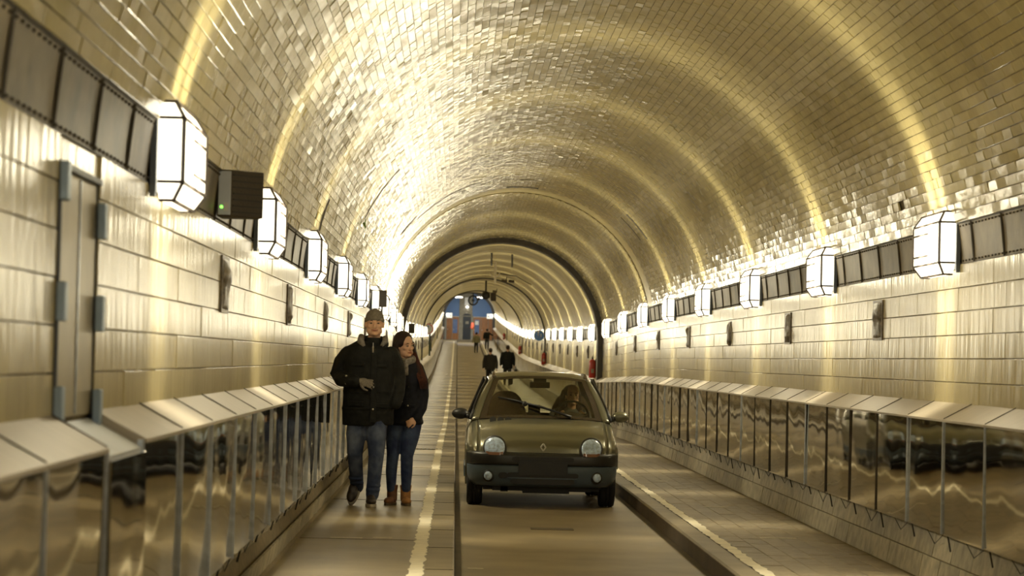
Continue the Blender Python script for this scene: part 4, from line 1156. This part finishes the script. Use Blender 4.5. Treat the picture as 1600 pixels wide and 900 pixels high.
for z in (.80,): cw_.tube([(.035,.018,z-.012),(.035,.018,z+.012)], [(.140,.170),(.140,.170)], 22)
coat = cw_.blob('coat', M['coat2'], wom, .010, 2)
for (x,z) in ((-.01,1.14),(-.01,1.0),(.05,1.14),(.05,.96)):
    MB().lathe([(.0,-.006),(.009,-.004),(.010,.004),(0,.005)], (x,-.125,z), 'y', 12).build('button', M['silver'] if z < 1.1 else M['car_black'], coat, True)
bevel(MB().box((.07,-.118,.96), (.10,.02,.03)).build('pocket_flap', M['coat2'], coat), .005)
hw_ = MB(); hand_mb(hw_, (.128,-.112,.835), (-.65,-.1,-.45), (.2,-1,.1), .85, .6, 1); hw_.blob('hand', M['skin'], wom, .006, 1)
sc_ = MB()
sc_.tube([(-.05,-.06,1.395),(.02,-.10,1.375),(.085,-.05,1.40),(.09,.03,1.42),(.02,.08,1.43),(-.05,.03,1.42),(-.05,-.06,1.395)], .036, 12); sc_.tube([(.01,-.10,1.37),(.02,-.115,1.30),(.03,-.12,1.25)], [.035,.03,.02], 12)
sc_.blob('scarf', M['scarf'], wom, .008, 1)
hh_ = head(wom, (.004,-.02,1.53), .97, yaw=.70, tilt=-.08, nod=.10)
hc = MB(); hc.ell((0,.030,.052), (.096,.102,.101), n=24, m=16); hc.tube([(-.074,.0,.07),(-.088,.02,.0),(-.088,.03,-.10)], [.022,.028,.03], 12); hc.tube([(.074,.01,.07),(.086,.03,.0),(.086,.04,-.10)], [.022,.028,.03], 12); hc.ell((0,.075,-.03),(.08,.05,.09))
hc.blob('hair', M['hair'], hh_, .007, 1)
hr = MB()
hr.ell((-.045,.045,1.545), (.075,.075,.09), n=24, m=14)
hr.tube([(-.075,-.02,1.60),(-.085,-.01,1.53),(-.10,.02,1.45),(-.10,.03,1.38)], [.030,.034,.036,.03], 12)
hr.tube([(-.02,.07,1.57),(.0,.085,1.47),(.03,.09,1.36),(.06,.07,1.25)], [.07,.075,.07,.04], 14)
hr.tube([(.055,.045,1.57),(.075,.04,1.48),(.10,.01,1.38),(.135,-.03,1.29),(.165,-.06,1.22),(.19,-.065,1.15)], [.040,.046,.050,.046,.034,.012], 14)
hr.blob('long_hair', M['hair'], wom, .008, 2)
hl2 = MB()
for k in range(18):
    u = k/17
    hl2.tube([(.070+.04*u,.0-.02*u,1.47),(.10+.055*u,-.035,1.36),(.135+.07*u,-.085+.02*u,1.25),(.165+.075*u,-.10+.02*u,1.15-.03*math.sin(k*2.1))], [.010,.011,.009,.003], 6)
hl2.build('hair_ends', M['hair_red'], wom, True, kind='stuff')
for (x,y,yaw,m) in ((-.088,.02,-.25,'boot_brown'),(.050,.01,.12,'boot_tan')):
    b = MB(); b.ell((0,-.085,.032), (.047,.095,.038), n=16, m=10); b.ell((0,.02,.04),(.045,.06,.05)); b.tube([(0,.02,.04),(0,.02,.12),(0,.02,.185)], [(.056,.050),(.054,.050),(.062,.058)], 16)
    o = b.blob('boot', M[m], wom, .007, 2); o.location = (x,y,.008); o.rotation_euler = (0,0,yaw); o['label'] = 'brown suede ankle boot' if x < 0 else 'tan suede ankle boot'
    s = MB(); s.prism([(.048*math.cos(a),-.035+.148*math.sin(a)) for a in [2*PI*k/20 for k in range(20)]], 'z', -.006, .016); s.build('sole', M['car_trim'], o)

# ---- the driver, seated behind the wheel
drv = empty('person', pt(.945+.36, CAR_Y+1.86, .62), 'driver with long dark hair and grey jacket seated behind the windscreen', 'person')
M['jacket_grey'] = mat('grey jacket', (.10,.105,.10), .85, var=.3)
tb = MB()
tb.tube([(0,0,-.05),(0,0,.10),(0,.0,.28),(0,.01,.38),(0,.01,.43)], [(.12,.17),(.115,.165),(.115,.19),(.09,.15),(.055,.07)], 20)
for s in (-1,1): tb.limb([(s*.17,.01,.35),(s*.22,-.08,.22),(s*.20,-.24,.20),(s*.155,-.36,.30)], [.062,.055,.047,.038], 12); tb.limb([(s*.09,-.05,.0),(s*.12,-.40,.02)], [.08,.07], 10)
tb.blob('jacket', M['jacket_grey'], drv, .012, 2)
hb_ = MB()
for s in (-1,1): hand_mb(hb_, (s*.155,-.37,.315), (-s*.35,-.35,.75), (s*.7,0,.5), .85, .8, s)
hb_.blob('hands', M['skin'], drv, .007, 1)
head(drv, (0.02,-.03,.555), .98, yaw=.1)
h3 = MB(); h3.ell((0,.02,.60), (.090,.10,.085), n=20, m=12)
for s in (-1,1): h3.tube([(s*.065,-.0,.62),(s*.085,.0,.54),(s*.095,-.01,.45),(s*.10,-.04,.34)], [.035,.038,.042,.03], 12)
h3.tube([(0,.06,.60),(0,.08,.48),(0,.09,.35)], [.08,.09,.08], 14)
h3.blob('hair', M['hair'], drv, .009, 2)
MB().tube([(.09,-.10,.36),(.15,-.06,.28),(.18,-.09,.18)], [.03,.04,.03], 10).build('sleeve_patch', M['fleece'], drv, True)

# ---- walkers far off, seen from behind
def walker(x, d, h, label, coat_m, legs_m, hem=.45, hair_m='hair', cap=None, stride=.12, wide=1.0, z=0.0, arm=None, bag=False):
    o = empty('person', pt(x, d, z), label, 'person'); k = h/1.8
    a = MB()
    a.limb([(-.09*k,0,.85*k),(-.10*k,stride*.6,.46*k),(-.10*k,stride*1.4,.10*k)], [.10*k,.075*k,.055*k], 10)
    a.limb([(.09*k,0,.85*k),(.10*k,-stride*.8,.46*k),(.10*k,-stride,.10*k)], [.10*k,.075*k,.055*k], 10)
    a.blob('trousers', M[legs_m], o, .02, 1)
    for s, yy, zz in ((-1,stride*1.4,.045),(1,-stride,.035)): MB().ell((s*.10*k,yy+.05,zz+.01), (.05,.14,.045)).build('shoe', M['shoe'], o, True)
    c = MB(); W2 = wide*k
    c.tube([(0,0,hem*1.8*k*.98),(0,0,.95*k),(0,0,1.15*k),(0,0,1.36*k),(0,0,1.46*k),(0,0,1.52*k)], [(.15*k,.24*W2),(.14*k,.22*W2),(.13*k,.215*W2),(.12*k,.235*W2),(.10*k,.18*W2),(.06*k,.07*k)], 18)
    for s in (-1,1):
        if arm and s == 1: c.limb([(s*.22*W2,0,1.40*k),(s*.38*W2,.05,1.25*k),(s*.55*W2,.10,1.22*k)], [.07*k,.06*k,.045*k], 10)
        else: c.limb([(s*.22*W2,0,1.40*k),(s*.29*W2,.03,1.15*k),(s*.30*W2,-.05,.90*k)], [.075*k,.065*k,.05*k], 10)
    c.blob('coat', M[coat_m], o, .02, 2)
    hm = MB()
    for s in (-1,1):
        if not (arm and s == 1): hand_mb(hm, (s*.30*W2,-.05,.89*k), (0,-.1,-1), (s,0,0), 1.0, .3, 1)
        else: hand_mb(hm, (s*.55*W2,.10,1.22*k), (1,.2,0), (0,0,1), 1.0, .3, 1)
    hm.blob('hands', M['skin'], o, .009, 1)
    hd_ = head(o, (0,0,1.64*k), k*1.02, yaw=PI)
    hh = MB(); hh.ell((0,-.012,1.685*k),(.093,.108,.098)); hh.ell((0,-.04,1.63*k),(.078,.06,.07)); hh.blob('hat' if cap else 'hair', M[cap or hair_m], o, .012, 1)
    return o
M['olive_coat'] = mat('pale olive coat', (.28,.26,.15), .9); M['charcoal'] = mat('charcoal coat', (.03,.026,.020), .9)
M['orange'] = mat('orange red cloth', (.75,.14,.07), .7)
walker(1.50, 113, 1.80, 'person in dark brown coat walking away along the roadway, nearer the centre', 'charcoal', 'car_black', .46)
wb_ = walker(2.26, 113, 1.80, 'person in long black coat walking away with a handbag, right of the pair', 'coat', 'car_black', .42, z=WALK)
hbag = MB().ell((.0,0,0),(.05,.13,.11)); hb2 = bevel(MB().box((0,0,0),(.14,.30,.22)).build('handbag', M['car_black']), .04)
hb2.location = pt(2.26+.38, 113.0, WALK+.62); tag(hb2, 'dark handbag held by the person in the long black coat', 'bag')
MB().tube([(0,-.11,.10),(0,-.06,.25),(0,.06,.25),(0,.11,.10)], .012, 6).build('handle', M['car_black'], hb2, True)
walker(1.45, 190, 1.55, 'person in pale olive jacket walking away far up the slope', 'olive_coat', 'car_black', .50)
walker(2.30, 195, 1.60, 'person in black clothes far up the slope reaching towards a bicycle', 'coat', 'car_black', .52, arm=True, z=WALK)
bk = empty('bicycle', pt(3.1, 195, WALK), 'faint dark bicycle beside the farthest person on the right walkway', 'bicycle')
for y in (-.5,.5):
    t = MB(); ps = [(0,y+.33*math.cos(a),.33+.33*math.sin(a)) for a in [2*PI*k/24 for k in range(25)]]; t.tube(ps, .02, 6, cap=False)
    wo = t.build('wheel', M['car_black'], bk); sp = MB()
    for k in range(8): sp.bar((0,y,.33),(0,y+.32*math.cos(k*PI/4),.33+.32*math.sin(k*PI/4)),.006)
    sp.build('spokes', M['silver'], wo)
t = MB(); 
for a, b in (((0,-.5,.33),(0,-.35,.8)),((0,.5,.33),(0,.12,.75)),((0,.5,.33),(0,.0,.3)),((0,.0,.3),(0,.14,.8)),((0,.0,.3),(0,-.36,.72)),((0,-.36,.72),(0,.13,.74))): t.bar(a, b, .035)
t.build('bicycle_frame', M['car_black'], bk)
MB().bar((-.28,-.35,1.0),(.28,-.35,1.0),.03).bar((0,-.35,.8),(0,-.35,1.0),.03).build('handlebar', M['car_black'], bk); MB().ell((0,.15,.88),(.07,.13,.04)).build('saddle', M['car_black'], bk, True)
oc = MB().tube([(0,0,0),(.05,0,-.25),(-.03,0,-.45),(.06,0,-.62)], [.10,.16,.13,.05], 10).build('hanging_jacket', M['orange'], None, True)
oc.location = pt(1.31, 224, 1.75); tag(oc, 'bright orange jacket hanging beside the dark lift portal', 'jacket')

# ================================================================== SMALL THINGS ON THE WALLS
M['spk_dark'] = mat('dark brown loudspeaker box', (.055,.042,.028), .6, bump=.2, bscale=80); M['spk_front'] = mat('pale blue grey loudspeaker end', (.50,.54,.62), .45, .1)
M['led'] = emit('green pilot lamp', (.25,1,.1), 3.0); M['led_w'] = mat('pale switch', (.6,.6,.62), .4)
def speaker(d, label, z=EYE+.905, angle=.42):
    o = empty('loudspeaker', pt(XL+.02, d, z), label, 'loudspeaker', 'loudspeakers on the left wall', rz=0)
    c = bevel(MB().prism([(0,-.14),(.075,-.15),(.235,.02),(.20,.12),(0,.14)], 'z', -.125, .125).build('cabinet', M['spk_dark'], o), .006)
    f = bevel(MB().box((.040,-.153,0), (.066,.014,.235)).build('end_panel', M['spk_front'], o), .003)
    MB().ell((.026,-.162,-.075),(.008,.004,.008)).build('pilot_lamp', M['led'], f, True); MB().box((.05,-.162,-.075),(.026,.006,.045)).build('switch', M['led_w'], f)
    g = MB()
    for k in range(7): a = Vector((.085,-.143,-.10+k*.033)); b = Vector((.232,.012,-.10+k*.033)); g.bar(a, b, .006)
    g.build('grille', M['car_black'], o)
speaker(13.85, 'dark angled loudspeaker with green pilot lamp between the first two left lanterns', EYE+.855)
speaker(38.5, 'small dark loudspeaker with a pale mark above the man in the beanie', EYE+.87)
speaker(64.5, 'tiny dark loudspeaker just past the arch rib on the left wall', EYE+.87)
M['ext_red'] = mat('red extinguisher paint', (.42,.03,.02), .35, var=.1, coat=.3)
def extinguisher(d, label, zc):
    o = empty('fire_extinguisher', pt(XR-.10, d, zc-.30), label, 'extinguisher', 'fire extinguishers on the right wall')
    b = MB().lathe([(.0,.0),(.075,.004),(.082,.02),(.082,.36),(.07,.41),(.035,.445),(.0,.45)], (0,0,0), 'z', 20).build('cylinder', M['ext_red'], o, True)
    MB().box((-.0,-.083,.17),(.07,.004,.10)).build('instruction_label', M['sole'], b)
    MB().lathe([(.022,.44),(.022,.49),(.012,.50),(0,.50)], (0,0,0),'z',10).bar((0,-.10,.52),(0,.03,.49),.016).bar((0,-.10,.48),(0,.03,.48),.014).build('valve_handle', M['car_black'], o)
    MB().tube([(0,.02,.47),(0,.09,.42),(0,.105,.25),(0,.10,.06)], .011, 6).build('hose', M['car_black'], o, True)
    MB().box((.085,0,.25),(.03,.06,.42)).build('wall_bracket', M['car_black'], o)
extinguisher(60.9, 'red fire extinguisher on right wall beside the dark arch rib, largest of four', EYE+.06)
extinguisher(95.0, 'red fire extinguisher, second from the arch rib on the right wall', EYE+.02)
extinguisher(131.0, 'small red fire extinguisher above the heads of the dark-coated pair', EYE-.0)
extinguisher(176.0, 'farthest tiny red fire extinguisher on the right wall up the slope', EYE-.0)
cb_ = MB().box((0,0,0),(.08,.16,.30)).build('junction_box', M['spk_dark']); cb_.location = pt(XR-.04, 59.5, EYE+.35); tag(cb_, 'small dark junction box on right wall above the extinguisher', 'box')
MB().bar((0,0,-.15),(0,0,-.75),.03).build('conduit', M['car_black'], cb_)
# signs
M['sign_white'] = mat('white sign face', (.80,.78,.72), .4, var=.03); M['sign_red'] = mat('red sign ring', (.55,.04,.05), .4, var=.03); M['sign_blue'] = mat('blue sign face', (.02,.15,.50), .4, var=.03)
M['post_green'] = mat('dark green post', (.03,.06,.045), .5)
def disc(r, y, t=.01, r0=0): 
    return MB().lathe([(r0,y),(r,y),(r,y+t),(r0,y+t)], (0,0,0), 'y', 40, ring=r0 > 0)
def ped(mb, x, z, k, y=-.012):
    """walking figure pictogram"""
    mb.lathe([(0,y),(.028*k,y),(.028*k,y+.004),(0,y+.004)], (x,0,z+.095*k), 'y', 14)
    for a, b, w2 in (((0,.06),(0,-.01),.042),((0,-.01),(.035,-.10),.024),((0,-.01),(-.035,-.10),.024),((0,.05),(.045,.0),.018),((0,.05),(-.045,.0),.018)):
        mb.bar((x+a[0]*k,y+.002,z+a[1]*k),(x+b[0]*k,y+.002,z+b[1]*k), w2*k, .004)
sg = empty('round_sign', pt(-1.19, 105, EYE+.97), 'round white sign with red ring and walking figure on a green post', 'sign')
disc(.235,0).build('sign_plate', M['sign_white'], sg); disc(.215,-.006,.006,.180).build('red_ring', M['sign_red'], sg)
mb = MB(); ped(mb, 0, 0, 1.15); mb.build('walking_figure', M['sign_blue'], sg)
sp_ = MB().bar((.085,.03,.25),(.085,.03,-1.1),.05).build('post', M['post_green'], sg)
sb_ = empty('round_sign', pt(3.02, 94, EYE+.80), 'round blue sign with white adult and child figures on the right wall', 'sign')
disc(.20,0).build('sign_plate', M['sign_blue'], sb_); disc(.20,-.005,.006,.186).build('white_rim', M['sign_white'], sb_)
mb = MB(); ped(mb, -.03, .02, 1.25); mb.build('adult_figure', M['sign_white'], sb_); mb = MB(); ped(mb, .065, -.035, .8); mb.build('child_figure', M['sign_white'], sb_)
MB().bar((0,.02,-.1),(.30,.04,-.14),.03).build('bracket', M['car_black'], sb_)
# broken-out slots and seams in the vault
def slot(name, s0, s1, d, wd_, m, label, cat, off=.016, lip=False):
    c0 = ring_pt((s0+s1)/2, d)[0]; vs = []; K = 10
    for i in range(K+1):
        s = s0+(s1-s0)*i/K; j0, j1 = (random.uniform(-.3,.3)*wd_*.4 for _ in range(2))
        for (dd, oo) in ((d-wd_/2+j0, off),(d+wd_/2+j1, off),(d+wd_/2+j1,off-.03),(d-wd_/2+j0,off-.03)):
            p, n, t = ring_pt(s, dd, oo); vs.append(p-c0)
    fs = [(i*4+k,i*4+(k+1)%4,(i+1)*4+(k+1)%4,(i+1)*4+k) for i in range(K) for k in range(4)]+[(0,1,2,3),(4*K+3,4*K+2,4*K+1,4*K)]
    o = MB().add(vs, fs).build(name, M[m]); o.location = c0; o.parent = ceil_near
    return o
def find_s(px, py, d_hint=None):
    return None
slot('missing_tile_slot', 3.36, 3.90, 42.95, .10, 'black', 'straight dark slot in the crown of the vault', 'slot')
slot('missing_tile_slot', 3.44, 3.72, 41.2, .02, 'joint', 'thin short dark joint just before the slot in the vault crown', 'slot')
slot('missing_tile_slot', 1.42, 1.93, 39.6, .16, 'black', 'ragged dark hole of fallen tiles on the right side of the vault', 'slot')
slot('missing_tile_slot', 1.46, 1.95, 40.7, .08, 'joint', 'thin dark crack beside the ragged hole on the right of the vault', 'slot')
slot('missing_tile_slot', 6.50, 6.86, 22.8, .16, 'joint', 'dark upright slot above the third left lantern', 'slot')
slot('missing_tile_slot', 5.60, 6.30, 29.3, .06, 'joint', 'long thin dark seam rising left of the vault from a green tuft', 'slot')
slot('missing_tile_slot', 5.55, 5.90, 39.7, .16, 'black', 'dark curved slot low on the left of the vault', 'slot')
slot('missing_tile_slot', 4.45, 5.55, 40.5, .03, 'joint', 'faint long curved seam continuing the dark slot on the left vault', 'slot')
p_, n_, t_ = ring_pt(6.36, 29.2, .02)
M['fern'] = mat('green fern leaf', (.16,.24,.03), .6)
fo = empty('fern_tuft', p_, 'small green fern tuft growing from the seam in the left vault', 'plant')
for k in range(9):
    a = k*.7; d1 = Vector((math.cos(a)*.0, math.sin(a)*.09, math.cos(a)*.09))+n_*.03
    q0 = Vector((0,0,0)); q1 = d1*.6+n_*.02; q2 = d1*1.1
    sd = n_.cross(d1).normalized()*.014
    MB().add([q0-sd*.3, q0+sd*.3, q1+sd, q2, q1-sd], [(0,1,2,3,4)]).build('leaf', M['fern'], fo)
# ------------------------------------------------------------------ fittings hung from the crown beyond the arch rib
M['pale_metal'] = mat('pale painted metal', (.55,.50,.40), .5)
def crown(d): return SPRING+R
def hang(name, label, cat, x, d, builder):
    o = empty(name, pt(x, d, crown(d)-.0), label, cat); o.rotation_euler = (0,0,0); builder(o); return o
def f1(o):
    MB().bar((0,0,0),(0,0,-.60),.05).build('rod', M['pale_metal'], o); mb = MB()
    mb.tube([(-.13,0,-.33),(-.10,0,-.42),(0,0,-.46),(.10,0,-.42),(.13,0,-.33)], .022, 8); mb.build('bracket', M['pale_metal'], o, True)
    MB().box((0,0,-.56),(.07,.07,.12)).build('end_cap', M['pale_metal'], o)
hang('ceiling_bracket', 'pale rod with anchor shaped bracket hanging from the vault crown', 'bracket', 1.08, 75, f1)
for (x, d, z0, ln, lab) in ((.86,67,-.02,.32,'left of two short black rods hanging from the vault crown'),(1.40,67,-.03,.34,'right of two short black rods hanging from the vault crown')):
    o = empty('ceiling_rod', pt(x,d,crown(d)+z0), lab, 'rod'); MB().bar((0,0,.1),(0,0,-ln),.035).build('rod', M['black'], o); MB().box((0,0,.02),(.09,.09,.02)).build('rose', M['black'], o)
def note(o):
    mb = MB(); mb.bar((.0,0,.25),(-.03,0,-.22),.025).build('rod', M['joint'], o)
    bevel(MB().box((-.11,0,-.24),(.20,.16,.09), Euler((0,.15,0)).to_matrix()).build('lamp_head', M['joint'], o), .02)
for x, lab in ((1.72,'left of two bracket spotlights hanging from the crown right of centre'),(1.98,'right of two bracket spotlights hanging from the crown right of centre')):
    hang('ceiling_spotlight', lab, 'spotlight', x, 90, note)
hang('ceiling_spotlight', 'small dark bracket spotlight farther along the crown', 'spotlight', 1.72, 112, note)
MB_ = MB().tube([pt(1.2,84,crown(0)-.10),pt(1.5,84,crown(0)-.15),pt(1.9,84,crown(0)-.20),pt(2.4,84,crown(0)-.48)], .02, 6).build('ceiling_cable', M['joint']); tag(MB_, 'thin dark cable sagging along the vault crown', 'cable')
def cam_(o):
    MB().bar((0,0,.1),(0,0,-.45),.05).build('rod', M['black'], o); MB().ell((0,0,-.58),(.17,.17,.17)).build('camera_dome', M['black'], o, True)
    MB().ell((-.28,0,-.72),(.06,.06,.06)).bar((-.28,0,-.7),(-.1,0,-.6),.02).build('sensor', M['black'], o); bevel(MB().box((.30,.1,-.62),(.22,.2,.34)).build('housing', M['joint'], o), .03)
    MB().bar((-.35,0,.02),(.4,0,.0),.03).build('mounting_rail', M['black'], o)
hang('surveillance_camera', 'dark round camera hanging on a rod from the vault crown', 'camera', 1.10, 101, cam_)
def fan(o):
    ps = [(.30*math.cos(a),0,-.55+.30*math.sin(a)) for a in [2*PI*k/28 for k in range(29)]]
    MB().tube(ps, .05, 8, cap=False).build('rim', M['black'], o, True); MB().ell((0,0,-.55),(.08,.06,.08)).build('hub', M['black'], o, True)
    for k in range(8):
        a = k*PI/4; MB().bar((0,0,-.55),(.28*math.cos(a),0,-.55+.28*math.sin(a)),.05,.02).build('spoke', M['black'], o)
    MB().bar((0,0,.2),(0,0,-.25),.05).build('rod', M['black'], o)
hang('ventilator_wheel', 'dark spoked wheel shaped ventilator hanging before the blue end wall', 'fan', 1.03, 172, fan)
M['tube_glow'] = emit('glowing white tube', (1,.97,.9), 6.0)
for x, lab in ((-.10,'left of two white fluorescent tubes before the blue end wall'),(2.0,'right of two white fluorescent tubes before the blue end wall')):
    o = empty('fluorescent_lamp', pt(x, 205, EYE+2.46), lab, 'lamp'); MB().tube([(-.47,0,0),(.47,0,0)], .05, 8).build('tube', M['tube_glow'], o, True); MB().box((0,0,.09),(1.0,.12,.06)).build('housing', M['pale_metal'], o); MB().bar((-.4,0,.1),(-.4,0,.5),.02).bar((.4,0,.1),(.4,0,.5),.02).build('hanger', M['black'], o)
for x, s, lab in ((-.72,-1,'white light box on the left wall at the far end'),(2.85,1,'white light box on the right wall at the far end')):
    o = empty('light_box', pt(x, 224, EYE+.75), lab, 'lamp'); bevel(MB().box((0,0,0),(.55,.3,.45)).build('box', M['sign_white'], o), .03); MB().box((-s*.05,-.16,-.02),(.25,.02,.05)).build('slot', M['joint'], o); MB().box((s*.12,-.16,.05),(.22,.03,.18)).build('glowing_panel', M['tube_glow'], o)
# ------------------------------------------------------------------ end wall of the tube
M['blue_wall'] = mat('blue end wall panel', (.10,.20,.42), .5, var=.08, scale=1); M['orange_wood'] = mat('orange varnished wood', (.34,.135,.03), .45, var=.25, scale=3, stretch=(5,5,.6))
M['grey_plaster'] = mat('grey plaster pillar', (.30,.27,.20), .7, var=.2); M['blue_glass'] = mat('blue door window', (.09,.15,.32), .3); M['portal_dark'] = mat('dark lift portal', (.012,.018,.022), .5)
ew = empty('wall_back', (0,0,0), kind='structure')
DE = DEND-.6
def eb(name, x0, x1, z0, z1, y, m, t=.1): 
    return MB().box(pt((x0+x1)/2, 0, 0)*0+Vector(((x0+x1)/2, DE-y, P(DE)+(z0+z1)/2)), (x1-x0, t, z1-z0)).build(name, M[m], ew)
SPR = SPRING+.15; RL = 2.12
def lun(x0, x1, m, name, y):
    pts = [(x, SPR-.1) for x in (x0, x1)]; top = []
    for k in range(13):
        x = x1+(x0-x1)*k/12; h = math.sqrt(max(RL*RL-(x-XC)**2, 0)); top.append((x, SPR+h))
    mb = MB(); mb.prism([(a,b+P(DE)) for a,b in pts+top], 'y', DE-y, DE-y+.1); return mb.build(name, M[m], ew)
WD = 2.22
lun(XC-RL+.02, .17, 'blue_wall', 'blue_panel', .0); lun(1.33, XC+RL-.02, 'blue_wall', 'blue_panel', .0)
lun(.17, 1.33, 'grey_plaster', 'pillar_head', .10)
eb('blue_panel', XC-RL, .17, WD, SPR, 0, 'blue_wall'); eb('blue_panel', 1.33, XC+RL, WD, SPR, 0, 'blue_wall')
eb('pillar', .17, .50, 0, SPR, .10, 'grey_plaster'); eb('pillar', 1.22, 1.40, 0, SPR, .10, 'grey_plaster'); eb('pillar_head', .50, 1.22, 2.35, SPR, .10, 'grey_plaster')
eb('dark_portal', .50, 1.22, 0, 2.32, .02, 'portal_dark'); o_ = MB().prism([(XC-.15+.36*math.cos(a), 2.30+.16*math.sin(a)+P(DE)) for a in [PI*k/12 for k in range(13)]], 'y', DE-.17, DE-.1).build('portal_arch', M['portal_dark'], ew)
for k in range(4): eb('portal_bar', .56+k*.19, .59+k*.19, .1, 2.2, .10, 'black', .04)
eb('portal_crossbar', .52, 1.20, 1.15, 1.22, .12, 'black', .05); eb('portal_notice', .74, 1.02, 1.55, 1.8, .13, 'grey_plaster', .02)
for k, (x0, x1) in enumerate(((-.95,-.42),(-.42,.15),(1.42,2.10),(2.10,2.75),(2.75,3.25))):
    dd = eb('door_leaf', x0+.02, x1-.02, 0, WD, .02, 'orange_wood')
    if k in (1,2):
        c = -.18 if k == 1 else 1.76
        eb('door_window', c-.20, c+.20, .72, 1.95, .08, 'blue_glass', .04)
        if k == 2: eb('paper_notice', c-.17, c+.14, 1.5, 1.85, .11, 'sign_white', .02)
    eb('door_rail', x0+.02, x1-.02, WD-.06, WD, .05, 'pale_metal', .06); eb('door_knob', x0+.08, x0+.14, 1.0, 1.08, .08, 'pale_metal', .06)
eb('end_step', XC-2.3, XC+2.3, -.02, .16, .5, 'kerb', .6)
for (x, z) in ((.86,3.05),(.92,2.75),(.80,2.55)): 
    MB().ell((x, DE-.25, P(DE)+z), (.12,.08,.09)).build('small_lamp', M['tube_glow'] if z > 3 else M['pale_metal'], ew, True)
eb('notice_box', .62, 1.0, 3.2, 3.9, .16, 'sign_white', .08)
rib(DEND-1.2, .22, .4, M['dark_rib'], 11)
l = bpy.data.lights.new('end_tubes','AREA'); l.energy = 260; l.color = (.85,.92,1); l.shape = 'RECTANGLE'; l.size = 3; l.size_y = .3; lo = bpy.data.objects.new('end_tubes', l); COL.objects.link(lo); lo.location = (XC, 221, P(221)+EYE+2.3); lo.rotation_euler = (-.9+PI/2-.35, 0, 0)
bk_ = sweep('wall_front', [(XL,0),(XR,0),(XR,SPRING),(XC+1.6,SPRING+1.65),(XC,SPRING+R),(XC-1.6,SPRING+1.65),(XL,SPRING)], [-14.1,-14.0], M['far_tile'], closed=True, kind='structure')
